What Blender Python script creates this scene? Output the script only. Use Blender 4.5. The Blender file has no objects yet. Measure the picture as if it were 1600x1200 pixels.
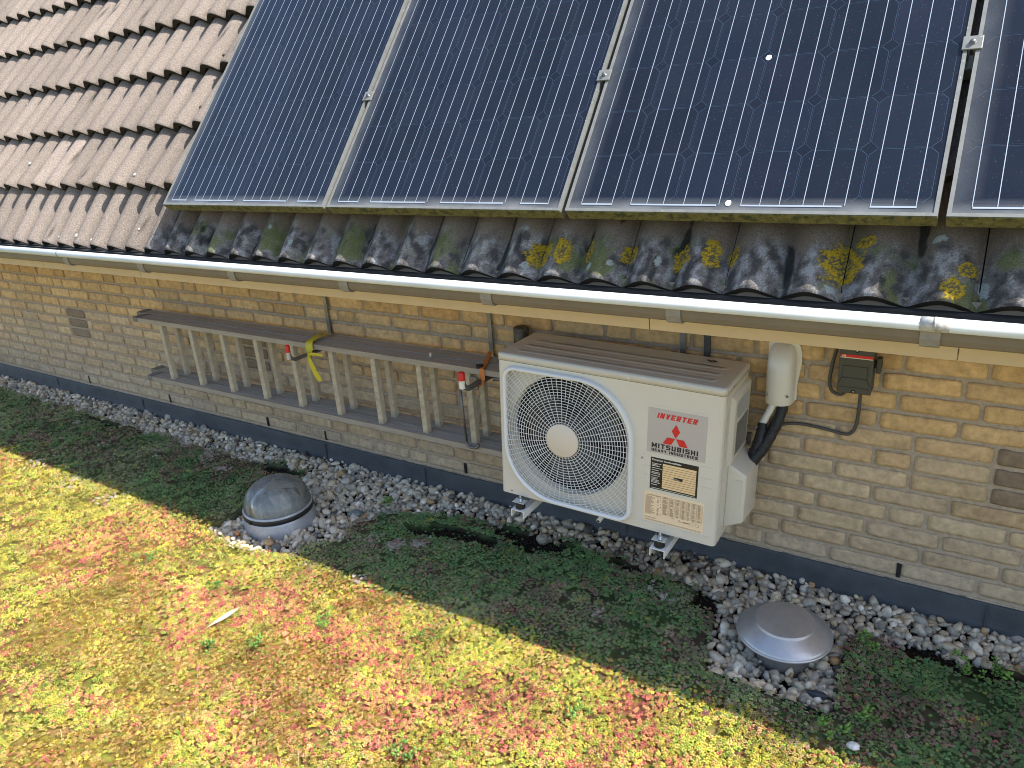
import bpy, bmesh, math, random
import numpy as np
from mathutils import Vector, Matrix, noise as mnoise
rng = np.random.default_rng(7)
random.seed(7)
scene = bpy.context.scene
COL = scene.collection
PI = math.pi

# ------------------------------------------------------------------ helpers
class MB:
    """collects geometry for ONE mesh object; faces carry a material slot, verts a colour"""
    def __init__(s):
        s.v = []; s.f = []; s.m = []; s.c = []; s.cur = (1, 1, 1); s.slot = 0; s.sm = []; s.smooth = False
    def vert(s, p):
        s.v.append(tuple(p)); s.c.append(s.cur); return len(s.v) - 1
    def face(s, idx):
        s.f.append(tuple(idx)); s.m.append(s.slot); s.sm.append(s.smooth)
    def quad(s, a, b, c, d):
        i = [s.vert(p) for p in (a, b, c, d)]; s.face(i)
    def box(s, lo, hi, M=None):
        x0, y0, z0 = lo; x1, y1, z1 = hi
        P = [(x0,y0,z0),(x1,y0,z0),(x1,y1,z0),(x0,y1,z0),(x0,y0,z1),(x1,y0,z1),(x1,y1,z1),(x0,y1,z1)]
        if M is not None: P = [M @ Vector(p) for p in P]
        i = [s.vert(p) for p in P]
        for q in ((0,3,2,1),(4,5,6,7),(0,1,5,4),(1,2,6,5),(2,3,7,6),(3,0,4,7)): s.face([i[k] for k in q])
    def bbox(s, lo, hi, r=.002, seg=2, M=None):
        """bevelled box"""
        bm = bmesh.new(); bmesh.ops.create_cube(bm, size=1)
        for v in bm.verts:
            v.co = Vector([(lo[k]+hi[k])/2 + v.co[k]*(hi[k]-lo[k]) for k in range(3)])
        bmesh.ops.bevel(bm, geom=bm.edges[:], offset=r, segments=seg, profile=.5, affect='EDGES')
        s.add_bm(bm, M)
    def add_bm(s, bm, M=None):
        bm.verts.index_update(); off = len(s.v)
        for v in bm.verts: s.vert(M @ v.co if M is not None else v.co)
        for f in bm.faces: s.face([off + v.index for v in f.verts])
        bm.free()
    def tube(s, pts, r, n=8, cap=True, closed=False):
        pts = [Vector(p) for p in pts]; N = len(pts)
        rr = r if hasattr(r, '__len__') else [r]*N
        rings = []; up = None
        for i, p in enumerate(pts):
            if closed: t = pts[(i+1) % N] - pts[i-1]
            else: t = pts[min(i+1, N-1)] - pts[max(i-1, 0)]
            t.normalize()
            if up is None:
                up = Vector((0,0,1)) if abs(t.z) < .9 else Vector((1,0,0))
            a = t.cross(up).normalized(); up = a.cross(t).normalized()
            rings.append([s.vert(p + (a*math.cos(2*PI*k/n) + up*math.sin(2*PI*k/n))*rr[i]) for k in range(n)])
        old = s.smooth; s.smooth = True
        for i in range(N if closed else N-1):
            A = rings[i]; B = rings[(i+1) % N]
            for k in range(n): s.face((A[k], A[(k+1) % n], B[(k+1) % n], B[k]))
        s.smooth = old
        if cap and not closed:
            s.face(rings[0][::-1]); s.face(rings[-1])
    def lathe(s, prof, c=(0,0,0), n=48, M=None):
        """prof: list of (r,z) about the vertical axis"""
        old = s.smooth; s.smooth = True; rings = []
        for r, z in prof:
            ring = []
            for k in range(n):
                p = Vector((c[0]+r*math.cos(2*PI*k/n), c[1]+r*math.sin(2*PI*k/n), c[2]+z))
                ring.append(s.vert(M @ p if M is not None else p))
            rings.append(ring)
        for A, B in zip(rings, rings[1:]):
            for k in range(n): s.face((A[k], A[(k+1) % n], B[(k+1) % n], B[k]))
        s.smooth = old
    def prism(s, prof, axis, a, b, cap=True):
        """closed 2D profile extruded along axis ('x','y','z') from a to b"""
        def P(u, v, w):
            return {'x': (w,u,v), 'y': (u,w,v), 'z': (u,v,w)}[axis]
        A = [s.vert(P(u,v,a)) for u,v in prof]; B = [s.vert(P(u,v,b)) for u,v in prof]
        n = len(prof)
        for k in range(n): s.face((A[k], A[(k+1) % n], B[(k+1) % n], B[k]))
        if cap: s.face(A[::-1]); s.face(B)
    def build(s, name, mats, parent=None, recalc=True, loc=None, angle=None):
        me = bpy.data.meshes.new(name)
        me.from_pydata(s.v, [], s.f)
        if not isinstance(mats, (list, tuple)): mats = [mats]
        for m in mats: me.materials.append(m)
        me.polygons.foreach_set('material_index', s.m)
        me.polygons.foreach_set('use_smooth', s.sm)
        if any(c != (1,1,1) for c in s.c):
            at = me.color_attributes.new('Col', 'FLOAT_COLOR', 'POINT')
            at.data.foreach_set('color', np.array([(c[0],c[1],c[2],1) for c in s.c], dtype=np.float32).ravel())
        if recalc:
            bm = bmesh.new(); bm.from_mesh(me)
            bmesh.ops.recalc_face_normals(bm, faces=bm.faces[:]); bm.to_mesh(me); bm.free()
        o = bpy.data.objects.new(name, me); COL.objects.link(o)
        if parent is not None: o.parent = parent
        if loc is not None: o.location = loc
        return o

def np_mesh(name, V, F, C, mat, smooth=True, parent=None):
    me = bpy.data.meshes.new(name)
    nv, nf = len(V), len(F)
    me.vertices.add(nv); me.vertices.foreach_set('co', V.astype(np.float32).ravel())
    k = F.shape[1]
    me.loops.add(nf*k); me.loops.foreach_set('vertex_index', F.astype(np.int32).ravel())
    me.polygons.add(nf); me.polygons.foreach_set('loop_start', np.arange(0, nf*k, k, dtype=np.int32))
    me.polygons.foreach_set('loop_total', np.full(nf, k, dtype=np.int32))
    me.polygons.foreach_set('use_smooth', np.full(nf, smooth, dtype=bool))
    at = me.color_attributes.new('Col', 'FLOAT_COLOR', 'POINT')
    at.data.foreach_set('color', np.concatenate([C, np.ones((nv,1))], 1).astype(np.float32).ravel())
    me.materials.append(mat); me.update(calc_edges=True)
    o = bpy.data.objects.new(name, me); COL.objects.link(o)
    if parent is not None: o.parent = parent
    return o

def tag(o, label=None, cat=None, group=None, kind=None):
    if label: o['label'] = label
    if cat: o['category'] = cat
    if group: o['group'] = group
    if kind: o['kind'] = kind
    return o
def empty(name, loc=(0,0,0), label=None, cat=None, group=None):
    o = bpy.data.objects.new(name, None); o.empty_display_size = .05; o.location = loc
    COL.objects.link(o); tag(o, label, cat, group); return o
def copy_tree(o, parent=None):
    c = o.copy(); COL.objects.link(c); c.parent = parent
    for ch in list(o.children): copy_tree(ch, c)
    return c
def vn(x, y, sc, seed=0):
    """numpy value noise in 0..1"""
    x = np.asarray(x)/sc + 1000.; y = np.asarray(y)/sc + 1000.
    xi = np.floor(x).astype(np.int64); yi = np.floor(y).astype(np.int64)
    fx = x-xi; fy = y-yi; fx = fx*fx*(3-2*fx); fy = fy*fy*(3-2*fy)
    def h(a, b):
        n = (a*374761393 + b*668265263 + seed*982451653) & 0xffffffff
        n = ((n ^ (n >> 13))*1274126177) & 0xffffffff
        return ((n ^ (n >> 16)) & 0xffff)/65535.
    return (h(xi,yi)*(1-fx)+h(xi+1,yi)*fx)*(1-fy)+(h(xi,yi+1)*(1-fx)+h(xi+1,yi+1)*fx)*fy
def fbm(x, y, sc, seed=0):
    return .55*vn(x,y,sc,seed)+.3*vn(x,y,sc*.47,seed+1)+.15*vn(x,y,sc*.21,seed+2)
def inpoly(x, y, poly):
    ins = np.zeros(np.shape(x), bool); n = len(poly)
    for i in range(n):
        x1,y1 = poly[i]; x2,y2 = poly[(i+1) % n]
        c = ((y1 > y) != (y2 > y)) & (x < (x2-x1)*(y-y1)/((y2-y1) or 1e-9)+x1)
        ins ^= c
    return ins

# ------------------------------------------------------------------ materials
def mat(name, col, rough=.6, metal=0., var=0., vscale=8., bump=0., bscale=60., attr=False, col2=None,
        coat=0., coat_rough=.1, spec=.5, extra=None, stretch=None, detail=6.):
    m = bpy.data.materials.new(name); m.use_nodes = True
    nt = m.node_tree; N = nt.nodes; L = nt.links; bs = N['Principled BSDF']
    bs.inputs['Roughness'].default_value = rough; bs.inputs['Metallic'].default_value = metal
    bs.inputs['Specular IOR Level'].default_value = spec
    bs.inputs['Coat Weight'].default_value = coat; bs.inputs['Coat Roughness'].default_value = coat_rough
    tc = N.new('ShaderNodeTexCoord'); mp = N.new('ShaderNodeMapping'); L.new(tc.outputs['Object'], mp.inputs[0])
    if stretch: mp.inputs['Scale'].default_value = stretch
    out = None
    if attr:
        a = N.new('ShaderNodeAttribute'); a.attribute_name = 'Col'
        mx = N.new('ShaderNodeMix'); mx.data_type = 'RGBA'; mx.blend_type = 'MULTIPLY'; mx.inputs[0].default_value = 1
        L.new(a.outputs['Color'], mx.inputs[6]); mx.inputs[7].default_value = (*col, 1); out = mx.outputs[2]
    if var or col2:
        n = N.new('ShaderNodeTexNoise'); n.inputs['Scale'].default_value = vscale; n.inputs['Detail'].default_value = detail
        n.inputs['Roughness'].default_value = .65; L.new(mp.outputs[0], n.inputs['Vector'])
        r = N.new('ShaderNodeMapRange'); r.inputs[1].default_value = .32; r.inputs[2].default_value = .68
        L.new(n.outputs['Fac'], r.inputs[0])
        mx2 = N.new('ShaderNodeMix'); mx2.data_type = 'RGBA'; L.new(r.outputs[0], mx2.inputs[0])
        if attr:
            mx2.blend_type = 'MULTIPLY'; mx2.inputs[0].default_value = 1
            L.new(out, mx2.inputs[6])
            r.inputs[3].default_value = 1-var; r.inputs[4].default_value = 1+var*.5
            cb = N.new('ShaderNodeCombineColor'); [L.new(r.outputs[0], cb.inputs[k]) for k in range(3)]
            nt.links.remove(mx2.inputs[0].links[0]); L.new(cb.outputs[0], mx2.inputs[7])
        else:
            c2 = col2 or tuple(c*(1-var) for c in col)
            mx2.inputs[6].default_value = (*col, 1); mx2.inputs[7].default_value = (*c2, 1)
        out = mx2.outputs[2]
    if out is not None: L.new(out, bs.inputs['Base Color'])
    else: bs.inputs['Base Color'].default_value = (*col, 1)
    if bump:
        n2 = N.new('ShaderNodeTexNoise'); n2.inputs['Scale'].default_value = bscale; n2.inputs['Detail'].default_value = 8
        n2.inputs['Roughness'].default_value = .7; L.new(mp.outputs[0], n2.inputs['Vector'])
        b = N.new('ShaderNodeBump'); b.inputs['Strength'].default_value = 1; b.inputs['Distance'].default_value = bump
        L.new(n2.outputs['Fac'], b.inputs['Height']); L.new(b.outputs[0], bs.inputs['Normal'])
    if extra: extra(m, nt, bs, mp, out)
    return m

def speck(color, thresh, scale, rough=None, size_noise=True, mask=None):
    """adds blotches of a second colour (lichen, grime) over whatever colour is there"""
    def f(m, nt, bs, mp, out):
        N = nt.nodes; L = nt.links
        cur = bs.inputs['Base Color'].links[0].from_socket if bs.inputs['Base Color'].links else None
        n = N.new('ShaderNodeTexNoise'); n.inputs['Scale'].default_value = scale; n.inputs['Detail'].default_value = 7
        n.inputs['Roughness'].default_value = .75; L.new(mp.outputs[0], n.inputs['Vector'])
        r = N.new('ShaderNodeMapRange'); r.inputs[1].default_value = thresh; r.inputs[2].default_value = thresh+.05
        L.new(n.outputs['Fac'], r.inputs[0])
        mx = N.new('ShaderNodeMix'); mx.data_type = 'RGBA'; L.new(r.outputs[0], mx.inputs[0])
        if cur: L.new(cur, mx.inputs[6])
        else: mx.inputs[6].default_value = bs.inputs['Base Color'].default_value
        mx.inputs[7].default_value = (*color, 1); L.new(mx.outputs[2], bs.inputs['Base Color'])
    return f
def chain(*fs):
    def f(*a):
        for g in fs: g(*a)
    return f

M = {}
M['brick'] = mat('brick', (1,1,1), .9, var=.30, vscale=34, bump=.0030, bscale=70, attr=True, spec=.25,
                 extra=speck((.16,.115,.06), .70, 45))
M['mortar'] = mat('mortar', (.50,.41,.31), .95, var=.3, vscale=60, bump=.0022, bscale=180, spec=.2)
M['tile'] = mat('concrete_tile', (1,1,1), .9, var=.42, vscale=150, bump=.006, bscale=170, attr=True, spec=.2,
                extra=chain(speck((.36,.33,.29), .74, 150), speck((.05,.045,.03), .76, 38)))
M['tile_shade_dirt'] = mat('shaded_lichened_tile', (1,1,1), .92, var=.5, vscale=330, bump=.0022, bscale=260, attr=True, spec=.2, extra=speck((.26,.255,.25), .70, 240))  # lichened tiles; their vertex colour also holds painted panel shade
M['cream'] = mat('cream_board', (.70,.54,.34), .55, var=.10, vscale=10, bump=.0006, bscale=200, extra=speck((.35,.26,.15), .74, 80))
M['gutter'] = mat('gutter_lip_sunlit', (.74,.80,.84), .38, var=.22, vscale=7, stretch=(.6,3,3), extra=speck((.3,.29,.26), .72, 50))  # lip copy of the gutter material, sunlight painted into the colour
M['gutter_in'] = mat('gutter_silt', (.025,.025,.02), .95, var=.5, vscale=40, bump=.004, bscale=60)
M['gutter_face'] = mat('gutter_front_shade', (.20,.165,.125), .5, var=.18, vscale=9, extra=speck((.28,.24,.19), .72, 60))  # same gutter material as the lip, shade painted into the colour
M['strap'] = mat('gutter_strap', (.30,.28,.26), .5, metal=.1, var=.25, vscale=30)
M['felt'] = mat('bitumen_felt', (.064,.074,.084), .60, var=.35, vscale=9, bump=.003, bscale=22,
                extra=chain(speck((.30,.31,.31), .675, 55)))
M['alu'] = mat('weathered_aluminium', (.44,.43,.40), .48, metal=.55, var=.35, vscale=9, bump=.0004, bscale=300, stretch=(.25,3,3))
M['alu_dirty'] = mat('ladder_stile', (.40,.355,.295), .6, metal=.15, var=.35, vscale=14, stretch=(.3,6,2), extra=speck((.12,.10,.08), .70, 18))
M['rung'] = mat('ladder_rung', (.66,.59,.45), .5, metal=.15, var=.3, vscale=30, extra=speck((.25,.17,.10), .74, 40))
M['frame'] = mat('panel_frame', (.27,.27,.245), .42, metal=.25, var=.25, vscale=30, extra=speck((.52,.50,.40), .62, 60))
M['frame_moss'] = mat('panel_frame_mossy_edge', (.20,.18,.05), .8, var=.6, vscale=45, bump=.001, bscale=200, extra=speck((.045,.05,.015), .52, 30))
M['ac'] = mat('ac_enamel', (.69,.645,.545), .36, var=.07, vscale=4, coat=.15, coat_rough=.25)
M['ac_lid'] = mat('ac_lid_enamel', (.62,.585,.50), .32, var=.06, vscale=5, coat=.2, coat_rough=.2, extra=speck((.40,.37,.31), .78, 90))
M['ac_bezel'] = mat('ac_bezel_plastic', (.74,.74,.72), .4)
M['ac_wire'] = mat('grille_wire', (.74,.74,.71), .38)
M['hubplate'] = mat('hub_plate', (.70,.61,.50), .45)
M['dark_in'] = mat('dark_interior', (.010,.010,.011), .8)
M['fan'] = mat('fan_blade', (.035,.037,.042), .4)
M['label_grey'] = mat('label_silver', (.50,.475,.47), .4, metal=.2)
M['label_red'] = mat('label_red', (.66,.022,.02), .5)
M['label_black'] = mat('label_black', (.012,.011,.010), .5)
M['label_white'] = mat('label_white', (.82,.78,.68), .5)
M['label_tan'] = mat('label_tan', (.88,.62,.33), .5, var=.05, vscale=40)  # orange tint of reflected light put into the label colour
M['label_cream'] = mat('label_cream', (.88,.68,.45), .5)
M['label_ink'] = mat('label_ink', (.30,.20,.11), .6)
M['zinc'] = mat('zinc_steel', (.62,.66,.68), .28, metal=.9, var=.15, vscale=60)
M['white_steel'] = mat('bracket_white', (.80,.80,.77), .35, var=.05, vscale=20)
M['rubber'] = mat('black_rubber', (.012,.012,.012), .55)
M['tape'] = mat('black_tape', (.012,.013,.015), .30, bump=.003, bscale=70, stretch=(1,1,3))
M['white_plastic'] = mat('white_plastic', (.78,.75,.66), .35, var=.04, vscale=8)
M['cable'] = mat('grey_cable', (.075,.073,.068), .5)
M['box_grey'] = mat('isolator_grey', (.062,.064,.055), .5, var=.08, vscale=30)
M['box_dark'] = mat('isolator_dark', (.018,.018,.018), .5)
M['steel'] = mat('galvanised_bar', (.30,.29,.27), .45, metal=.7, var=.35, vscale=25)
M['hook'] = mat('dull_steel_hook', (.20,.20,.21), .42, metal=.7, var=.3, vscale=40)
M['red'] = mat('red_cap', (.62,.02,.02), .35)
M['orange'] = mat('orange_strap', (.62,.20,.04), .6, bump=.001, bscale=400)
M['yellow'] = mat('yellow_ribbon', (.62,.52,.03), .55, var=.15, vscale=60)
M['soil'] = mat('ground_sheet', (1,1,1), .95, bump=.006, bscale=120, attr=True, spec=.1)
M['sedum'] = mat('sedum_leaf', (1,1,1), .55, attr=True, spec=.3)
M['pebble'] = mat('pebble', (1,1,1), .7, var=.32, vscale=70, bump=.0012, bscale=150, attr=True, spec=.35, extra=speck((.42,.38,.32), .70, 110))
M['dry'] = mat('dry_grass', (.62,.50,.24), .8)
M['vent'] = mat('brushed_vent_metal', (.50,.50,.51), .36, metal=.65, var=.18, vscale=22, bump=.0002, bscale=200,
                extra=speck((.36,.33,.29), .66, 60))
M['vent_neck'] = mat('vent_neck_metal', (.23,.21,.19), .5, metal=.5, var=.25, vscale=30)
M['ring'] = mat('skylight_ring', (.46,.47,.50), .4, metal=.4, var=.2, vscale=30)
M['earth'] = mat('far_garden', (.10,.13,.05), .95, var=.4, vscale=.4)
M['feather'] = mat('feather_white', (.86,.86,.74), .6)
M['batten'] = mat('roof_underlay', (.03,.028,.025), .95)

def lichen_tile():
    return None

# acrylic dome: clear shell that lets light through, mirrors the sky at its rim and carries a film of dirt
m = bpy.data.materials.new('clear_acrylic'); m.use_nodes = True; nt_ = m.node_tree; nt_.nodes.remove(nt_.nodes['Principled BSDF'])
tr_ = nt_.nodes.new('ShaderNodeBsdfTransparent'); tr_.inputs[0].default_value = (.90,.92,.91,1)
gl_ = nt_.nodes.new('ShaderNodeBsdfGlossy'); gl_.inputs['Roughness'].default_value = .06; gl_.inputs[0].default_value = (1,1,1,1)
df = nt_.nodes.new('ShaderNodeBsdfDiffuse'); df.inputs[0].default_value = (.46,.47,.44,1)
fr_n = nt_.nodes.new('ShaderNodeFresnel'); fr_n.inputs[0].default_value = 1.33
m1 = nt_.nodes.new('ShaderNodeMixShader'); m2 = nt_.nodes.new('ShaderNodeMixShader')
nn = nt_.nodes.new('ShaderNodeTexNoise'); nn.inputs['Scale'].default_value = 16; nn.inputs['Detail'].default_value = 6
tcn = nt_.nodes.new('ShaderNodeTexCoord'); mpn = nt_.nodes.new('ShaderNodeMapping'); mpn.inputs['Scale'].default_value = (2.5,2.5,.3)
mr = nt_.nodes.new('ShaderNodeMapRange'); mr.inputs[1].default_value = .38; mr.inputs[2].default_value = .7; mr.inputs[3].default_value = .12; mr.inputs[4].default_value = .36
L_ = nt_.links.new
L_(tcn.outputs['Object'], mpn.inputs[0]); L_(mpn.outputs[0], nn.inputs[0]); L_(nn.outputs[0], mr.inputs[0])
L_(fr_n.outputs[0], m1.inputs[0]); L_(tr_.outputs[0], m1.inputs[1]); L_(gl_.outputs[0], m1.inputs[2])
L_(mr.outputs[0], m2.inputs[0]); L_(m1.outputs[0], m2.inputs[1]); L_(df.outputs[0], m2.inputs[2]); L_(m2.outputs[0], nt_.nodes['Material Output'].inputs[0]); M['acrylic'] = m

# solar cell: dark blue with fine screen-printed fingers, dusty glass over it
def glassy(name, col, dustc=(.30,.31,.31), dust=.035):
    def ex(m, nt, bs, mp, out):
        N = nt.nodes; L = nt.links
        # dust grows towards the lower and side edges of the module (object y runs up the slope)
        tc = N.new('ShaderNodeTexCoord'); sp = N.new('ShaderNodeSeparateXYZ'); L.new(tc.outputs['Object'], sp.inputs[0])
        r1 = N.new('ShaderNodeMapRange'); r1.inputs[1].default_value = .012; r1.inputs[2].default_value = .05; r1.inputs[3].default_value = 1; r1.inputs[4].default_value = 0
        L.new(sp.outputs[1], r1.inputs[0])
        r2 = N.new('ShaderNodeMapRange'); r2.inputs[1].default_value = .012; r2.inputs[2].default_value = .07; r2.inputs[3].default_value = .35; r2.inputs[4].default_value = 0
        L.new(sp.outputs[0], r2.inputs[0])
        mxm = N.new('ShaderNodeMath'); mxm.operation = 'MAXIMUM'; L.new(r1.outputs[0], mxm.inputs[0]); L.new(r2.outputs[0], mxm.inputs[1])
        n = N.new('ShaderNodeTexNoise'); n.inputs['Scale'].default_value = 7; n.inputs['Detail'].default_value = 8; L.new(mp.outputs[0], n.inputs[0])
        nf = N.new('ShaderNodeTexNoise'); nf.inputs['Scale'].default_value = 260; nf.inputs['Detail'].default_value = 3; L.new(mp.outputs[0], nf.inputs[0])
        pw = N.new('ShaderNodeMath'); pw.operation = 'MULTIPLY'; L.new(mxm.outputs[0], pw.inputs[0]); L.new(n.outputs[0], pw.inputs[1])
        pw2 = N.new('ShaderNodeMath'); pw2.operation = 'MULTIPLY_ADD'; L.new(pw.outputs[0], pw2.inputs[0]); pw2.inputs[1].default_value = .95; pw2.inputs[2].default_value = 0
        sp1 = N.new('ShaderNodeMapRange'); sp1.inputs[1].default_value = .67; sp1.inputs[2].default_value = .76; sp1.inputs[3].default_value = 0; sp1.inputs[4].default_value = .45
        L.new(nf.outputs[0], sp1.inputs[0])
        ad = N.new('ShaderNodeMath'); ad.operation = 'ADD'; L.new(pw2.outputs[0], ad.inputs[0]); L.new(sp1.outputs[0], ad.inputs[1])
        dn = N.new('ShaderNodeMath'); dn.operation = 'MULTIPLY_ADD'; L.new(n.outputs[0], dn.inputs[0]); dn.inputs[1].default_value = dust; dn.inputs[2].default_value = 0
        ad2 = N.new('ShaderNodeMath'); ad2.operation = 'ADD'; ad2.use_clamp = True; L.new(ad.outputs[0], ad2.inputs[0]); L.new(dn.outputs[0], ad2.inputs[1])
        mx = N.new('ShaderNodeMix'); mx.data_type = 'RGBA'; L.new(ad2.outputs[0], mx.inputs[0])
        mx.inputs[6].default_value = (*col, 1); mx.inputs[7].default_value = (*dustc, 1); L.new(mx.outputs[2], bs.inputs['Base Color'])
        if name == 'solar_cell':
            at_ = N.new('ShaderNodeAttribute'); at_.attribute_name = 'Col'; mm_ = N.new('ShaderNodeMix'); mm_.data_type = 'RGBA'; mm_.blend_type = 'MULTIPLY'; mm_.inputs[0].default_value = 1
            mm_.inputs[6].default_value = (*col, 1); L.new(at_.outputs['Color'], mm_.inputs[7]); L.new(mm_.outputs[2], mx.inputs[6])
        rr = N.new('ShaderNodeMapRange'); rr.inputs[3].default_value = .09; rr.inputs[4].default_value = .5; L.new(ad2.outputs[0], rr.inputs[0]); L.new(rr.outputs[0], bs.inputs['Roughness'])
    return mat(name, col, .12, extra=ex, spec=.36)
M['cell'] = glassy('solar_cell', (.006,.010,.021))
M['cell_edge'] = glassy('cell_edge', (.05,.075,.12))
M['backsheet'] = glassy('backsheet_black', (.005,.008,.017))
M['busbar'] = mat('busbar', (.44,.49,.55), .4, metal=.3)

# ------------------------------------------------------------------ camera, sun, sky
cam = bpy.data.cameras.new('camera'); co = bpy.data.objects.new('camera', cam); COL.objects.link(co); scene.camera = co
Cp = Vector((0.73034417,-2.3961025,1.68894765))
fw = Vector((-0.51886508,0.77906609,-0.35190205)); rt = Vector((0.84438369,0.53130787,-0.06876137)); up = Vector((-0.13339868,0.33281823,0.9335078))
R3 = Matrix((rt, up, -fw)).transposed(); co.matrix_world = Matrix.Translation(Cp) @ R3.to_4x4()
cam.sensor_width = 36; cam.sensor_fit = 'HORIZONTAL'; cam.lens = 1171.72/1600*36; cam.clip_end = 400; cam.clip_start = .02

SUN = Vector((.70,.167,.986)).normalized()
sl = bpy.data.lights.new('sun', 'SUN'); sl.energy = 4.4; sl.angle = math.radians(.53); sl.color = (1,.95,.87)
so = bpy.data.objects.new('sun', sl); COL.objects.link(so); so.rotation_euler = SUN.to_track_quat('Z','Y').to_euler()
w = bpy.data.worlds.new('World'); scene.world = w; w.use_nodes = True
nt = w.node_tree; bg = nt.nodes['Background']; sk = nt.nodes.new('ShaderNodeTexSky'); sk.sky_type = 'NISHITA'; sk.sun_disc = False
sk.sun_elevation = math.asin(SUN.z); sk.sun_rotation = math.atan2(SUN.x, SUN.y); sk.altitude = 10; sk.dust_density = 1.5
nt.links.new(sk.outputs[0], bg.inputs[0]); bg.inputs[1].default_value = .15
scene.view_settings.view_transform = 'Standard'; scene.view_settings.look = 'None'; scene.view_settings.exposure = 1.06; scene.view_settings.gamma = 1
scene.cycles.max_bounces = 8; scene.cycles.diffuse_bounces = 4; scene.cycles.transmission_bounces = 8; scene.cycles.transparent_max_bounces = 8
scene.cycles.filter_width = 1.0; scene.cycles.caustics_reflective = False; scene.cycles.caustics_refractive = False

# ------------------------------------------------------------------ far ground and the flat roof slab
g = MB(); g.quad((-150,-150,-3.2),(150,-150,-3.2),(150,150,-3.2),(-150,150,-3.2)); tag(g.build('ground', M['earth']), kind='structure')

STRIP = [(-6.5,-.13),(-5.22,-.135),(-3.96,-.15),(-2.95,-.168),(-2.36,-.12),(-2.10,-.16),(-1.86,-.20)]
# gravel area outlines on the ground (x,y)
GRAV = [(-7.0,.01),(-7.0,-.13),(-5.22,-.137),(-3.96,-.155),(-2.95,-.172),(-2.55,-.14),(-2.30,-.10),(-2.08,-.13),(-1.98,-.30),(-2.02,-.42),
        (-2.06,-.52),(-2.09,-.60),(-2.075,-.735),(-1.90,-.752),(-1.70,-.752),(-1.58,-.725),(-1.53,-.63),(-1.47,-.50),(-1.50,-.36),
        (-1.40,-.25),(-1.20,-.135),(-1.0,-.10),(-.75,-.10),(-.54,-.115),(-.25,-.14),(0,-.15),(.085,-.17),(.10,-.35),(.142,-.556),(.515,-.572),
        (.505,-.40),(.495,-.20),(.62,-.165),(.80,-.135),(1.0,-.13),(2.6,-.13),(2.6,.01)]
GRAV = [(x_+(.73-x_)*.0118, y_+(-2.396-y_)*.0118) if y_ < 0 else (x_,y_) for x_,y_ in GRAV]
def gz(y): return .002+.032*np.clip((y+.30)/.25,0,1)
def in_gravel(x, y, wob=True):
    if wob:
        a = .05*(vn(x,y,.09,31)-.5)+.02*(vn(x,y,.03,32)-.5); b = .065*(vn(x,y,.09,33)-.5)+.02*(vn(x,y,.03,34)-.5)
        box = (x > .06) & (x < .56) & (y < -.22)
        a = np.where(box, .25*a, a); b = np.where(box, .25*b, b)
        return inpoly(x+a, y+b, GRAV)
    return inpoly(x, y, GRAV)
def bare(x, y):
    """patches of dark bare substrate next to the gravel: centre, radii"""
    d = np.full(np.shape(x), 9.)
    for cx, cy, rx, ry in [(-.98,-.285,.20,.045),(-.70,-.19,.22,.05),(-2.19,-.20,.13,.045),(.08,-.24,.09,.06),(.80,-.20,.22,.035),(-1.72,-.30,.0,.0),
                           (.36,-.315,.0,.0),(-.25,-.185,.12,.03),(-3.75,-.21,.2,.02),(-1.15,-.33,.12,.03)]:
        if rx: d = np.minimum(d, ((x-cx)/rx)**2+((y-cy)/ry)**2)
    return d + .8*(vn(x,y,.05,41)-.5)

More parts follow.
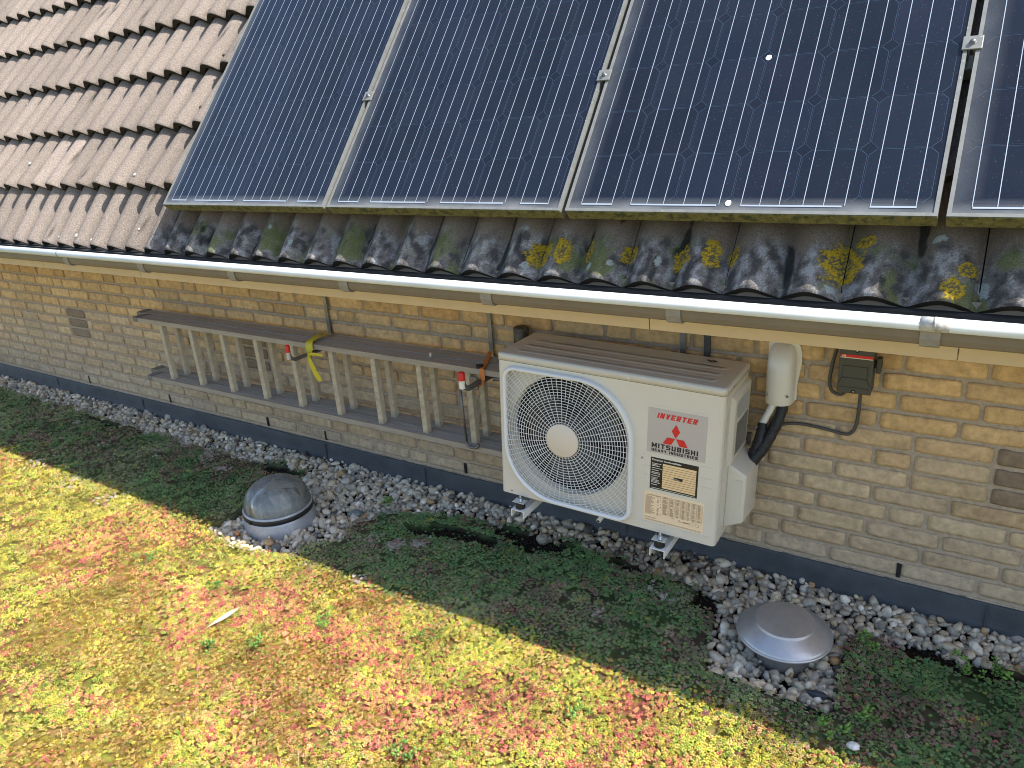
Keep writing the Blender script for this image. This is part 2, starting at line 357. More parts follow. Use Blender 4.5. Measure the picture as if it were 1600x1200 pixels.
def field(x, y, r1, r2):
    """plant colour (albedo, gutter shade painted in) at ground points; r1, r2 are per-plant random numbers"""
    n1 = fbm(x,y,.34,1); n2 = fbm(x,y,.16,5); n3 = fbm(x,y,.09,9); n4 = fbm(x,y,.5,13)
    lit_side = 1/(1+np.exp((y+.705+.05*(n1-.5)+.05*(n2-.5))/.018))       # 1 on the sunlit side; the gutter's shadow line is painted in
    shp = x.shape
    def c(v): return np.broadcast_to(np.array(v, float), shp+(3,)).copy()
    def blob(*bl):
        d = np.zeros(shp)
        for cx,cy,r in bl: d = np.maximum(d, np.exp(-((x-cx)**2+(y-cy)**2)/(r*r)))
        return d
    # sunlit palette
    yel = c((.52,.45,.075)); lime = c((.36,.43,.075)); pink = c((.54,.14,.125)); coral = c((.64,.30,.14)); och = c((.31,.20,.03)); tan = c((.42,.30,.085)); peach = c((.62,.42,.17))
    pk = n2*.45+n3*.35+n4*.2 + .20*blob((-1.34,-1.0,.16),(-.66,-1.05,.28),(-.84,-1.42,.25),(-.35,-.98,.2),(.05,-.85,.12),(-2.3,-1.1,.2)) - .14*blob((-3.1,-.82,.5),(-.48,-.72,.35),(.3,-.76,.4),(-1.6,-.78,.25))
    oc = fbm(x,y,.20,17) + .22*blob((-1.23,-1.56,.28),(-1.95,-1.25,.3),(-.95,-1.15,.12),(-1.75,-1.0,.16),(-.62,-1.25,.12),(-2.5,-1.2,.2))- .3*blob((-.48,-.74,.4),(.3,-.76,.5),(-2.9,-.8,.6))
    out = np.where((r1 < .48)[...,None], yel, np.where((r1 < .78)[...,None], lime, peach))
    p = np.clip((pk-.40)*2.3,.10,.62); out = np.where((r2 < p)[...,None], np.where((r1 < .45)[...,None], pink, coral), out)
    o = np.clip((oc-.50)*3.4,.04,.62); out = np.where((((r1*5.1+r2*3.7) % 1) < o)[...,None], np.where((r2 < .5)[...,None], och, tan), out)
    # shaded palette: gutter shade put into the leaf colours
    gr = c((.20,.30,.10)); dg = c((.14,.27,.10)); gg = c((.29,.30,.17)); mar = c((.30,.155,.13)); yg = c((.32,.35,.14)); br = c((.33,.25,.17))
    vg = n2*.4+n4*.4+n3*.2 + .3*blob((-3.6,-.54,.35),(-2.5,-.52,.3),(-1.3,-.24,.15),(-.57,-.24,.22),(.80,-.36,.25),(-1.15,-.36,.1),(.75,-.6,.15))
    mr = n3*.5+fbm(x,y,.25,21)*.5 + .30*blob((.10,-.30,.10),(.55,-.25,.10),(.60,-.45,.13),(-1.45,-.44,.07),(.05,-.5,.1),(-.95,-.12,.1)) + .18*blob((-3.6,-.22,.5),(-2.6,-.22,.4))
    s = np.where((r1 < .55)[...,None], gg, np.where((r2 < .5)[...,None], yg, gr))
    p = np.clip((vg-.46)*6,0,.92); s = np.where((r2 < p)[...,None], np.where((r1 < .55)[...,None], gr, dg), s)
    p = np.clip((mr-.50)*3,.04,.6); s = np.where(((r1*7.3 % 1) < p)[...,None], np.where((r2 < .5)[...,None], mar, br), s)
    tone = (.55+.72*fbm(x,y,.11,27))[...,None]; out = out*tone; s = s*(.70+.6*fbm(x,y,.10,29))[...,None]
    k = ((r1*13.7 % 1) < lit_side)[...,None]
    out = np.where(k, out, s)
    return out, lit_side, o*lit_side

def hgt(x, y):
    return .002 + .022*fbm(x,y,.16,51) + .016*vn(x,y,.045,55)

# base sheet of the green roof (soil with moss) - fine grid
X = np.concatenate([np.arange(-7,-5.4,.05), np.arange(-5.4,1.4,.014), np.arange(1.4,3.0,.05)])
Y = np.concatenate([np.arange(-5.0,-2.2,.1), np.arange(-2.2,0.02,.014)])
gx, gy = np.meshgrid(X, Y); nx, ny = len(X), len(Y)
fx = gx.ravel(); fy = gy.ravel(); r1 = rng.random(fx.shape); r2 = rng.random(fx.shape)
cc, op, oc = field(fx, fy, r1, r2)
grv = in_gravel(fx, fy); br_ = bare(fx, fy) < 1
z = np.where(grv, gz(fy)-.026, np.where(br_, -.004, hgt(fx,fy)-.010))
soil = np.array([.020,.015,.011])
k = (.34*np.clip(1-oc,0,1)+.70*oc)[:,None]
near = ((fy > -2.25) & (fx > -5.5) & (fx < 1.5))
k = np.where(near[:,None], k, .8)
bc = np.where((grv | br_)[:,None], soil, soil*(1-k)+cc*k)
F = []
idx = np.arange(nx*ny).reshape(ny,nx)
F = np.stack([idx[:-1,:-1].ravel(), idx[:-1,1:].ravel(), idx[1:,1:].ravel(), idx[1:,:-1].ravel()], 1)
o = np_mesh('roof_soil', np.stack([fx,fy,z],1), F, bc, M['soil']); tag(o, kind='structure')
b = MB(); b.box((-7.2,-5.05,-3.2),(3.2,-.001,-.05)); tag(b.build('flat_roof_slab', mat('concrete_slab',(.3,.29,.27),.9)), kind='structure')

# ------------------------------------------------------------------ sedum carpet
def octa():
    V = np.array([(1,0,0),(-1,0,0),(0,1,0),(0,-1,0),(0,0,1),(0,0,-1)], float)
    F = np.array([(0,2,4),(2,1,4),(1,3,4),(3,0,4),(2,0,5),(1,2,5),(3,1,5),(0,3,5)])
    return V, F
def rosette(nl, seed, spread=1., upk=.5):
    r = np.random.default_rng(seed); V = []; Fs = []; s = []
    ov, of = octa()
    for i in range(nl):
        a = 2*PI*i/max(nl-1,1) + r.uniform(-.3,.3)
        if i == nl-1: d = np.array([r.uniform(-.2,.2), r.uniform(-.2,.2), 1.]); pos = d*np.array([.3,.3,.75]); sc = .50
        else:
            d = np.array([math.cos(a), math.sin(a), upk*r.uniform(.5,1.4)]); pos = d*np.array([.62*spread,.62*spread,.55]); sc = r.uniform(.42,.56)
        d /= np.linalg.norm(d); t = np.cross(d,[.1,.2,1.]); t /= np.linalg.norm(t); b2 = np.cross(d,t)
        L = ov[:,:1]*d*sc*1.15 + ov[:,1:2]*t*sc*.72 + ov[:,2:3]*b2*sc*.55 + pos
        Fs.append(of + len(V)*6); V.append(L); s.append(np.full(6, r.uniform(.82,1.15)))
    return np.concatenate(V), np.concatenate(Fs), np.concatenate(s)
TEMPL = [rosette(6, 100+i, upk=.35+.12*(i % 4)) for i in range(6)]
TEMPL_LOW = [rosette(4, 200+i) for i in range(4)]
def scatter(pts, size, cols, templ, name_tilt=.35, flat=None):
    Vs = []; Fs = []; Cs = []; off = 0
    which = rng.integers(0, len(templ), len(pts))
    for k,(tv,tf,ts) in enumerate(templ):
        I = np.where(which == k)[0]; n = len(I)
        if not n: continue
        a = rng.random(n)*2*PI; ca, sa = np.cos(a), np.sin(a); tx = rng.normal(0,name_tilt,n); ty = rng.normal(0,name_tilt,n)
        v = tv[None]*size[I][:,None,None]*rng.uniform(.85,1.2,(n,1,3))
        x = v[...,0]*ca[:,None]-v[...,1]*sa[:,None]; y = v[...,0]*sa[:,None]+v[...,1]*ca[:,None]; zz = v[...,2]
        x = x+zz*tx[:,None]; y = y+zz*ty[:,None]
        P = np.stack([x,y,zz],-1)+pts[I][:,None,:]
        C = cols[I][:,None,:]*ts[None,:,None]
        Vs.append(P.reshape(-1,3)); Cs.append(C.reshape(-1,3))
        Fs.append((tf[None]+(np.arange(n)*len(tv))[:,None,None]+off).reshape(-1,3)); off += n*len(tv)
    return np.concatenate(Vs), np.concatenate(Fs), np.concatenate(Cs)
def region_pts(d, x0, x1, y0, y1):
    xs = np.arange(x0,x1,d); ys = np.arange(y0,y1,d); a, b = np.meshgrid(xs,ys)
    a = a.ravel()+rng.uniform(-.6,.6,a.size)*d; b = b.ravel()+rng.uniform(-.6,.6,b.size)*d
    return a, b
def visible(x, y):   # the wedge of roof the photograph takes in, with a margin
    lim = -1.866 + (x+1.485)*(1.341/2.458) - .42
    lim2 = np.where(x < -1.485, -1.866+( -1.485-x)*(1.776/3.851) - .45, lim)
    return (y > np.maximum(lim2,-2.45)) & (y < -.05)
allV = []; allF = []; allC = []; off = 0
for (x0,x1,d,T,ps) in [(-1.75,1.25,.0082,TEMPL,.0060),(-3.0,-1.75,.0105,TEMPL_LOW,.0072),(-5.5,-3.0,.0140,TEMPL_LOW,.0092)]:
    a, b = region_pts(d, x0, x1, -2.45, -.06)
    keep = visible(a,b) & ~in_gravel(a,b); a = a[keep]; b = b[keep]
    bd = bare(a,b); keep = (bd > 1) | (rng.random(a.size) < .62); a = a[keep]; b = b[keep]
    gap = fbm(a,b,.05,61)+.30*(rng.random(a.size)-.5); keep = gap > .30+.05*(vn(a,b,.3,65) > .6); a = a[keep]; b = b[keep]
    r1 = rng.random(a.size); r2 = rng.random(a.size)
    # neighbours share a kind so colours clump
    q1 = .62*r1+.38*vn(a,b,.026,71); q2 = .6*r2+.4*vn(a,b,.03,73)
    q1 = np.clip((q1-.5)*1.35+.5,0,.999); q2 = np.clip((q2-.5)*1.35+.5,0,.999)
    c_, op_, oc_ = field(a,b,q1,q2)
    c_ = c_*np.clip(rng.normal(1,.26,(a.size,1)),.4,1.7)*rng.uniform(.92,1.08,(a.size,3))
    crumb = (bare(a,b) < 1) & (rng.random(a.size) < .88)
    c_[crumb] = np.array([.030,.022,.015])*rng.uniform(.5,1.8,(int(crumb.sum()),1))
    size = ps*rng.uniform(.7,1.35,a.size)*np.where(crumb,.62,1.)*(.72+.62*fbm(a,b,.22,83)**1.2)*(1-.40*np.clip(oc_,0,1))*(1+.20*(op_-.5))
    P = np.stack([a,b,np.where(bare(a,b) < 1, .002, hgt(a,b)-.002)+.004*rng.random(a.size)-.004*oc_],1)
    v,f,c = scatter(P,size,c_,T)
    # leaf bases are darker green, tips carry the colour: keep the tip colour (per vertex jitter only)
    allV.append(v); allF.append(f+off); allC.append(c); off += len(v)
# dried flower heads, pale tufts
cx = []; 
tufts = [(-1.17,-.48,.05,60),(-1.08,-.44,.04,40),(-2.66,-.26,.06,50),(-2.45,-.34,.05,36),(-1.30,-.50,.04,22),(-1.50,-.47,.045,40),(-3.9,-.30,.05,14),(-3.4,-.42,.05,14),
         (-3.05,-.80,.10,40),(-2.75,-.78,.08,26),(-3.5,-.74,.1,30),(-1.13,-.72,.03,14),(-.25,-.50,.03,14),(-.08,-.33,.04,18),(.33,-.20,.05,20),(-4.3,-.25,.05,10),(-.15,-.28,.03,12),
         (-2.95,-.36,.05,12),(-4.0,-.5,.08,10),(.62,-.22,.03,10),(-1.95,-.24,.03,10)]
tp = []
for x_,y_,r_,n_ in tufts:
    t = rng.normal(0,1,(n_,2))*r_*.45+[x_,y_]; tp.append(t)
tp = np.concatenate(tp); tp = tp[~in_gravel(tp[:,0],tp[:,1])]
P = np.stack([tp[:,0],tp[:,1],hgt(tp[:,0],tp[:,1])+.009+.006*rng.random(len(tp))],1)
cw = np.where(rng.random((len(tp),1)) < .6, np.array([[.50,.47,.40]]), np.array([[.46,.27,.24]]))*rng.uniform(.8,1.15,(len(tp),1))
v,f,c = scatter(P, rng.uniform(.004,.0075,len(tp)), cw, TEMPL, .8); allV.append(v); allF.append(f+off); allC.append(c); off += len(v)
# small leafy weeds
wd = []
for x_,y_ in [(.56,-.235),(.83,-.23),(.90,-.22),(-1.62,-1.02),(-1.20,-1.18),(-1.07,-.99),(-1.33,-1.26),(-2.05,-1.02),(-.47,-1.28),(-.10,-.93),(.52,-.66),(-.70,-.86),(-1.42,-.245),(.60,-.56)]:
    for i in range(9): wd.append((x_+rng.normal(0,.018), y_+rng.normal(0,.018)))
wd = np.array(wd); P = np.stack([wd[:,0],wd[:,1],hgt(wd[:,0],wd[:,1])+.012+.01*rng.random(len(wd))],1)
cw = np.array([[.15,.28,.055]])*rng.uniform(.7,1.3,(len(wd),1))
v,f,c = scatter(P, rng.uniform(.009,.016,len(wd)), cw, TEMPL_LOW, .5); allV.append(v); allF.append(f+off); allC.append(c); off += len(v)
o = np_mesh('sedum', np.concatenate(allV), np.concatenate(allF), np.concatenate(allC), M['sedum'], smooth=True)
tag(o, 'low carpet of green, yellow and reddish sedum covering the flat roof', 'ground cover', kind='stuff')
del allV, allF, allC
# dry grass stems
nb = 800
bx = rng.normal(0,1,(nb,2)); cen = np.array([(-1.23,-1.56),(-1.1,-1.35),(-1.95,-1.2),(-1.6,-1.35),(-.9,-1.5),(-.62,-1.28),(-1.45,-1.0),(-2.4,-1.15),(-.25,-1.0),(-1.75,-.95)])
ci = rng.integers(0,len(cen),nb); bx = cen[ci]+bx*np.array([.17,.12]); bx = bx[~in_gravel(bx[:,0],bx[:,1])]; nb = len(bx)
h0 = hgt(bx[:,0],bx[:,1]); ang = rng.normal(.6,.9,nb); ln = rng.uniform(.02,.06,nb); wdt = .0006
d = np.stack([np.cos(ang),np.sin(ang)],1); pz = rng.uniform(.002,.014,nb)
A = np.stack([bx[:,0],bx[:,1],h0+.002],1); T = A+np.concatenate([d*ln[:,None],pz[:,None]],1); Mi = (A+T)/2+np.stack([0*pz,0*pz,pz*.8],1)
n_ = np.stack([-d[:,1],d[:,0],0*pz],1)*wdt
V = np.stack([A-n_,A+n_,Mi+n_,Mi-n_,T],1).reshape(-1,3)
base = (np.arange(nb)*5)[:,None]
F3 = np.concatenate([base+np.array([[0,1,2]]),base+np.array([[0,2,3]]),base+np.array([[3,2,4]])])
cg = np.repeat(np.array([[.56,.47,.22]])*rng.uniform(.5,1.2,(nb,1)),5,0)
tag(np_mesh('dry_grass', V, F3, cg, M['sedum'], smooth=False), 'thin straw coloured dry grass stems lying over the sunny sedum', 'dry grass', kind='stuff')

# ------------------------------------------------------------------ gravel
def pebble_t(seed, sub):
    bm = bmesh.new(); bmesh.ops.create_icosphere(bm, subdivisions=sub, radius=1)
    r = random.Random(seed); ofs = Vector((r.uniform(0,50), r.uniform(0,50), r.uniform(0,50)))
    sc = Vector((1, r.uniform(.62,.95), r.uniform(.42,.72)))
    for v in bm.verts:
        n = mnoise.noise(v.co*.9+ofs)*.42 + mnoise.noise(v.co*2.1+ofs)*.14
        v.co = Vector([v.co[k]*(1+n)*sc[k] for k in range(3)])
    bm.verts.index_update()
    V = np.array([v.co[:] for v in bm.verts]); F = np.array([[v.index for v in f.verts] for f in bm.faces]); bm.free()
    return V, F
PT = [pebble_t(i,2) for i in range(8)]
def rocks(pts, size, cols, templ):
    Vs=[];Fs=[];Cs=[];off=0; which = rng.integers(0,len(templ),len(pts))
    for k,(tv,tf) in enumerate(templ):
        I = np.where(which==k)[0]; n=len(I)
        if not n: continue
        q = rng.normal(0,1,(n,4)); q[:,1:3]*=.45; q/=np.linalg.norm(q,axis=1)[:,None]; w_,x_,y_,z_ = q.T
        Rm = np.stack([1-2*(y_*y_+z_*z_),2*(x_*y_-z_*w_),2*(x_*z_+y_*w_),2*(x_*y_+z_*w_),1-2*(x_*x_+z_*z_),2*(y_*z_-x_*w_),2*(x_*z_-y_*w_),2*(y_*z_+x_*w_),1-2*(x_*x_+y_*y_)],1).reshape(n,3,3)
        P = np.einsum('nij,vj->nvi',Rm,tv)*size[I][:,None,None]+pts[I][:,None,:]
        Vs.append(P.reshape(-1,3)); Cs.append(np.repeat(cols[I],len(tv),0)); Fs.append((tf[None]+(np.arange(n)*len(tv))[:,None,None]+off).reshape(-1,3)); off+=n*len(tv)
    return np.concatenate(Vs),np.concatenate(Fs),np.concatenate(Cs)
pal = np.array([(.56,.50,.40),(.47,.43,.35),(.68,.63,.54),(.40,.375,.33),(.50,.42,.30),(.28,.27,.245),(.44,.42,.38),(.60,.52,.40),(.13,.13,.13),(.42,.28,.15),(.74,.70,.63)])
pw = np.array([.17,.14,.13,.12,.10,.06,.12,.07,.03,.02,.04])
gp = []; gs = []
for lay,(dd,zz,sz) in enumerate([(.024,-.014,.0145),(.024,-.004,.0145),(.029,.008,.0150)]):
    a,b_ = region_pts(dd,-5.7,1.35,-.80,.0); k_ = in_gravel(a,b_) & (b_ < -.012); a=a[k_]; b_=b_[k_]
    if lay == 2: k_ = rng.random(a.size) < .62; a=a[k_]; b_=b_[k_]
    k_ = ((a+1.82)**2+(b_+.52)**2 > .155**2) & ((a-.335)**2+(b_+.375)**2 > .088**2); a=a[k_]; b_=b_[k_]
    s_ = sz*rng.lognormal(-.05,.36,a.size); s_ = np.clip(s_,.006,.031)*(1-.10*(a < -2))
    gp.append(np.stack([a,b_,zz+gz(b_)+rng.uniform(-.003,.004,a.size)-.008],1)); gs.append(s_)
# stray pebbles sitting on the moss edge
gp = np.concatenate(gp); gs = np.concatenate(gs)
ci = rng.choice(len(pal), len(gp), p=pw); gc = pal[ci]*rng.uniform(.80,1.22,(len(gp),1))*np.array([1.07,1.03,.95])
warm = np.clip((gp[:,0]+1.3)/1.2,0,1)*np.clip((.2-gp[:,0])/.3,0,1)   # browner, darker stones under the outdoor unit
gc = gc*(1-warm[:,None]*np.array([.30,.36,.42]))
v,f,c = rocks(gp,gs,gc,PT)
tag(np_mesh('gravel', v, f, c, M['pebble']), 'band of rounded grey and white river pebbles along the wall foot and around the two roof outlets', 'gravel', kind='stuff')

def single_rock(name, loc, scale, colr, seed, label, cat, rz=0):
    v_,f_ = pebble_t(seed,3); b = MB(); b.cur = colr; b.smooth = True
    for p in v_: b.vert((p[0]*scale[0],p[1]*scale[1],p[2]*scale[2]))
    for q in f_: b.face(q)
    o = b.build(name, M['pebble'], loc=loc); o.rotation_euler = (0,0,rz); tag(o,label,cat); return o
single_rock('stone', (.592,-.683,.030), (.016,.013,.014), (.70,.69,.66), 71, 'lone white stone on the sedum at the bottom right, away from the gravel', 'stone')
single_rock('slate_stone', (.468,-.520,.012), (.032,.018,.016), (.05,.055,.065), 72, 'flat dark slate stone among pale pebbles in front of the round metal vent', 'stone', .1)
single_rock('orange_stone', (-1.895,-.700,.010), (.013,.013,.02), (.46,.20,.08), 73, 'small orange-brown stone on the sunlit pebble edge before the clear dome', 'stone')
single_rock('brown_stone', (-1.40,-.16,.012), (.028,.02,.022), (.34,.26,.13), 74, 'mottled brown stone in the gravel by the wall, right of the clear dome', 'stone')
single_rock('grey_green_stone', (-1.53,-.34,.010), (.034,.026,.024), (.19,.22,.20), 75, 'large grey-green stone in the gravel right of the clear dome', 'stone', .4)

# ------------------------------------------------------------------ felt upstand at the wall foot
f_ = MB(); xs = np.arange(-7,2.6,.04); prev = None; f_.smooth = True
for x_ in xs:
    wv = .004*mnoise.noise(Vector((x_*3.1,0,3)))+.003*mnoise.noise(Vector((x_*11,0,7)))
    tz = .121+.004*mnoise.noise(Vector((x_*1.7,4,0)))
    prof = [(-.004,tz+.002),(-.010,tz+.0015),(-.012+wv,tz-.004),(-.015+wv*2,.07),(-.020+wv*2,.03),(-.034+wv,.004),(-.060,-.018)]
    ring = [f_.vert((x_,p[0],p[1])) for p in prof]
    if prev:
        for k_ in range(len(ring)-1): f_.face((prev[k_],ring[k_],ring[k_+1],prev[k_+1]))
    prev = ring
fo = f_.build('felt_upstand', M['felt']); tag(fo, 'black bitumen felt strip turned up the foot of the brick wall behind the gravel', 'roofing felt')
for x_ in (-4.62,-3.62,-2.03,-1.38,-.36,.86):
    s_ = MB(); s_.box((x_,-.0205,.018),(x_+.004,-.0155,.119)); s_.build('lap_seam', M['felt'], fo)

# ------------------------------------------------------------------ brick wall
BL=.2192; BC=.0649; BH=.0525; JW=.0115; ZR=.8775
anch = {0:.5484,1:.4919,2:.5447,3:.4952,4:.60,5:.4942,6:.60,7:.5,8:.5525,9:.7102,10:.6611,11:.6057}
PATCH = [-4.27+1.695*k for k in range(4)]
bw = MB(); brr = random.Random(11)
def brick(x0, x1, row, dark=False):
    zc = ZR-BC*row; z0 = zc-BH/2; z1 = zc+BH/2
    jit = lambda a: brr.uniform(-a,a)
    base = brr.choice([(.63,.465,.27),(.66,.49,.285),(.60,.435,.25),(.63,.475,.295),(.68,.52,.32),(.61,.425,.235),(.57,.43,.27)])
    k = brr.uniform(.97,1.14); base = tuple(c*k for c in base)
    t = max(0,min(1,(row-4)/8.)); gcol = (.42,.36,.28)     # greyer towards the flat roof
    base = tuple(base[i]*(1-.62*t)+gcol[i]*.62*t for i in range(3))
    if row <= 3: base = (base[0]*1.03, base[1]*.94, base[2]*.78)  # warm light off the cream board painted into the top rows
    if dark:
        k = brr.uniform(.9,1.1); base = (.31*k,.235*k,.165*k)
    bw.cur = base
    nx_ = max(4,int((x1-x0)/.016)); nz_ = 5; idx = {}
    seed = Vector((x0*7.1,row*3.3,0)); dy = -brr.uniform(.0,.003); tilt = jit(.0015); rad = .0035 if not dark else .002
    if row == 11: dy += .001
    bw.smooth = True
    for i in range(nx_+1):
        for j in range(nz_+1):
            u = i/nx_; v = j/nz_
            x = x0+(x1-x0)*u; z = z0+(z1-z0)*v
            ex_ = min(x-x0,x1-x); ez_ = min(z-z0,z1-z)
            n = mnoise.noise(Vector((x*22,row*5.,z*22)))
            if j in (0,nz_): z += (1 if j==0 else -1)*.0042*abs(mnoise.noise(Vector((x*38,row*9.+j,1))))+(.0012*n)
            if i in (0,nx_): x += (1 if i==0 else -1)*.0025*abs(mnoise.noise(Vector((z*60,row*9.+i,x0))))
            edge = (i in (0,nx_)) or (j in (0,nz_))
            corner = (i in (0,nx_)) and (j in (0,nz_))
            y = dy+tilt*(v-.5)*2-.0030*n-.0014*mnoise.noise(Vector((x*80,row*5.,z*80)))
            if edge: y += .0016
            sx_ = mnoise.fractal(Vector((x*2.2,4.,z*3.5)),1,2,4); kk = 1-.16*max(0,sx_)+.10*n
            bw.cur = tuple(c*kk for c in base)
            if corner: y += .001; x += (.0018 if i==0 else -.0018); z += (.0016 if j==0 else -.0016)
            idx[i,j] = bw.vert((x,y,z))
    for i in range(nx_):
        for j in range(nz_): bw.face((idx[i,j],idx[i+1,j],idx[i+1,j+1],idx[i,j+1]))
    # sides back into the mortar
    loop = [(i,0) for i in range(nx_)]+[(nx_,j) for j in range(nz_)]+[(i,nz_) for i in range(nx_,0,-1)]+[(0,j) for j in range(nz_,0,-1)]
    bw.smooth = False
    back = {}
    for p in loop:
        q = bw.v[idx[p]]; back[p] = bw.vert((q[0],.012,q[2]))
    for a_,b_ in zip(loop, loop[1:]+loop[:1]): bw.face((idx[a_],back[a_],back[b_],idx[b_]))
for row in range(-2,14):
    a = anch.get(row, brr.uniform(.4,.6))
    cuts = [a]
    x = a
    while x < 2.6: x += BL if brr.random() > .16 else BL/2; cuts.append(x)
    x = a; run = 0
    if row in (5,8): cuts.insert(1, a+BL/2)
    cuts = sorted(set(round(c,4) for c in cuts)); 
    if row in (5,8):
        c0 = [c for c in cuts if c <= a+BL/2+1e-3]; cuts = c0+[a+BL/2+BL*(k_+1) for k_ in range(9)]
    while x > -7:
        run += 1
        if run > brr.choice([2,3,4,5]): x -= BL/2; run = 0
        else: x -= BL
        cuts.append(x)
    cuts = sorted(cuts)
    if row in (4,5,6):
        for px in PATCH:
            cuts = [c for c in cuts if not (px-.055 < c < px+.215+.055)]+[px,px+.215]
        cuts = sorted(cuts)
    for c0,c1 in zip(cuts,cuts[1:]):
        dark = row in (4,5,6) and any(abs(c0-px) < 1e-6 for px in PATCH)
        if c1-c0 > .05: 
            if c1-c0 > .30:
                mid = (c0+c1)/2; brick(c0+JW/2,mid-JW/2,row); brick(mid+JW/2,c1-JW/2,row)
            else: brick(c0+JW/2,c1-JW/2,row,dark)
wall = empty('brick_wall',(0,0,0),'yellow brick wall of the house above the flat roof, under the gutter','wall')
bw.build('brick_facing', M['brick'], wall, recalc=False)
mo = MB(); 
xs = np.arange(-7,2.61,.02); zs = np.arange(-.06,1.06,.0065*2)
V = []; 
gxx,gzz = np.meshgrid(xs,zs); yy = .0042+.0024*(vn(gxx,gzz,.02,91)-.5)+.002*(vn(gxx,gzz,.009,92)-.5)
ii = np.arange(gxx.size).reshape(gxx.shape)
Fm = np.stack([ii[:-1,:-1].ravel(),ii[:-1,1:].ravel(),ii[1:,1:].ravel(),ii[1:,:-1].ravel()],1)
mm = np_mesh('mortar', np.stack([gxx.ravel(),yy.ravel(),gzz.ravel()],1), Fm, np.ones((gxx.size,3)), M['mortar'], True, wall)
b = MB(); b.box((-7,.02,-3.2),(2.6,.28,1.06)); b.build('inner_wall', M['mortar'], wall)
for x_ in (.6057,-.27,-1.15,-2.03,-2.47,-3.34,-4.22):
    b = MB(); b.box((x_-.0062,-.0022,ZR-BC*11-.030),(x_+.0062,.006,ZR-BC*11+.020)); b.build('weep_hole', M['dark_in'], wall)

# ------------------------------------------------------------------ pitched tiled roof
TH = math.radians(49.6064); SL = Vector((0,math.cos(TH),math.sin(TH))); NR = Vector((0,-math.sin(TH),math.cos(TH)))
EAVE = Vector((0,-.4311,1.1854)); XE = -2.51; AMP = .046
def RP(x, s, h): return Vector((x,0,0))+EAVE+SL*s+NR*h
def wave(x):
    p = ((x-XE)/.15) % 1.0
    return AMP*((.5+.5*math.cos(2*PI*p))**.62)-AMP
roof = empty('tiled_roof', (0,-.43,1.18), 'steep roof of pinkish brown concrete pantiles above the gutter, partly under solar panels', 'roof')
tb = MB(); tr = random.Random(5); GA = .335
x_lo = XE-.075-.30*14; ncol = 32
def tile_color(x, s, jit):
    # dripline tiles below the panels: lichen-covered, panel shade painted in as darker grey; elsewhere pinkish brown granules
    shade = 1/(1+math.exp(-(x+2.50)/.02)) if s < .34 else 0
    lit = (.275*jit,.228*jit,.192*jit)
    def sm(v,a,b_):
        t = max(0,min(1,(v-a)/(b_-a))); return t*t*(3-2*t)
    if shade < .01:
        q = mnoise.noise(Vector((x*9,s*4,2)))*.10+mnoise.noise(Vector((x*60,s*30,5)))*.10
        st = (.09,.075,.06) if mnoise.noise(Vector((x*38,s*20,8))) > .60 else None
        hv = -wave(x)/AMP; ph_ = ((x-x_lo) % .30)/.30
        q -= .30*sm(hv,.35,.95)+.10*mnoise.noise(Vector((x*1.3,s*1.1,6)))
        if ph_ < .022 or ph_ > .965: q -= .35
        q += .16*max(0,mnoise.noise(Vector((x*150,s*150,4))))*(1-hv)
        return st or tuple(c*(1+q) for c in lit)
    def mixc(c0,c1,t): return tuple(c0[i]*(1-t)+c1[i]*t for i in range(3))
    n = mnoise.fractal(Vector((x*8,s*6,1)),1,2,5); n2 = mnoise.fractal(Vector((x*34,s*22,9)),1,2,6); n3 = mnoise.fractal(Vector((x*15,s*6,29)),1,2,5); n4 = mnoise.noise(Vector((x*240,s*240,3)))
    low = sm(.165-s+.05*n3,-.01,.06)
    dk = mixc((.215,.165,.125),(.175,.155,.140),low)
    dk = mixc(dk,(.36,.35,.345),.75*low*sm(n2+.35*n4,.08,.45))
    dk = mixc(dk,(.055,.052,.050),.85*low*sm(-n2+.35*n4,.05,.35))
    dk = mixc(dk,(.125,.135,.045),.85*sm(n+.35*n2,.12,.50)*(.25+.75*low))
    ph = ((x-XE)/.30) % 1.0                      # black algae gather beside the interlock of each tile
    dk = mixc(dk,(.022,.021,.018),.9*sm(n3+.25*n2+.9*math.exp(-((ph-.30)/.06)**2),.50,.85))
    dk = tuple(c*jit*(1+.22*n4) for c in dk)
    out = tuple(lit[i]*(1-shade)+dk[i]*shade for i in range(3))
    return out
LICH = [(-.479,.080,.055,.05),(-.395,.085,.028,.055),(-.314,.096,.016,.05),(-.182,.100,.035,.035),(-.021,.093,.030,.045),(.070,.100,.026,.05),(.125,.11,.018,.04),(.407,.096,.055,.062),(.455,.155,.03,.018),(.663,.035,.030,.032),(.686,.093,.024,.024)]
WL = [(-.52,.035,.015,.018),(.39,.020,.018,.014),(-.30,.045,.016,.016),(.62,.165,.02,.012),(-.23,.06,.012,.018),(-2.1,.10,.014,.02),(-1.75,.13,.012,.012),(-1.60,.07,.012,.012),(.72,.05,.016,.03),(-.08,.07,.01,.02),(-.55,.16,.012,.012),(-2.28,.05,.02,.02)]
def over(x, s, col):
    n = mnoise.fractal(Vector((x*40,s*40,3)),1,2,5)
    for cx,cs,rx,rs in LICH:
        d = math.hypot((x-cx)/rx,(s-cs)/rs)+.30*n
        n5 = mnoise.noise(Vector((x*170,s*170,7)))
        if d+.45*n5 < .86: return tuple(c*(1+.5*n5) for c in (.40,.26,.014)) if (d > .48 and n5 > -.30) or n5 > .10 else (.13,.11,.05)
    for cx,cs,rx,rs in WL:
        d = math.hypot((x-cx)/rx,(s-cs)/rs)+.5*n
        if d < .72: return (.30,.33,.30)
    return col
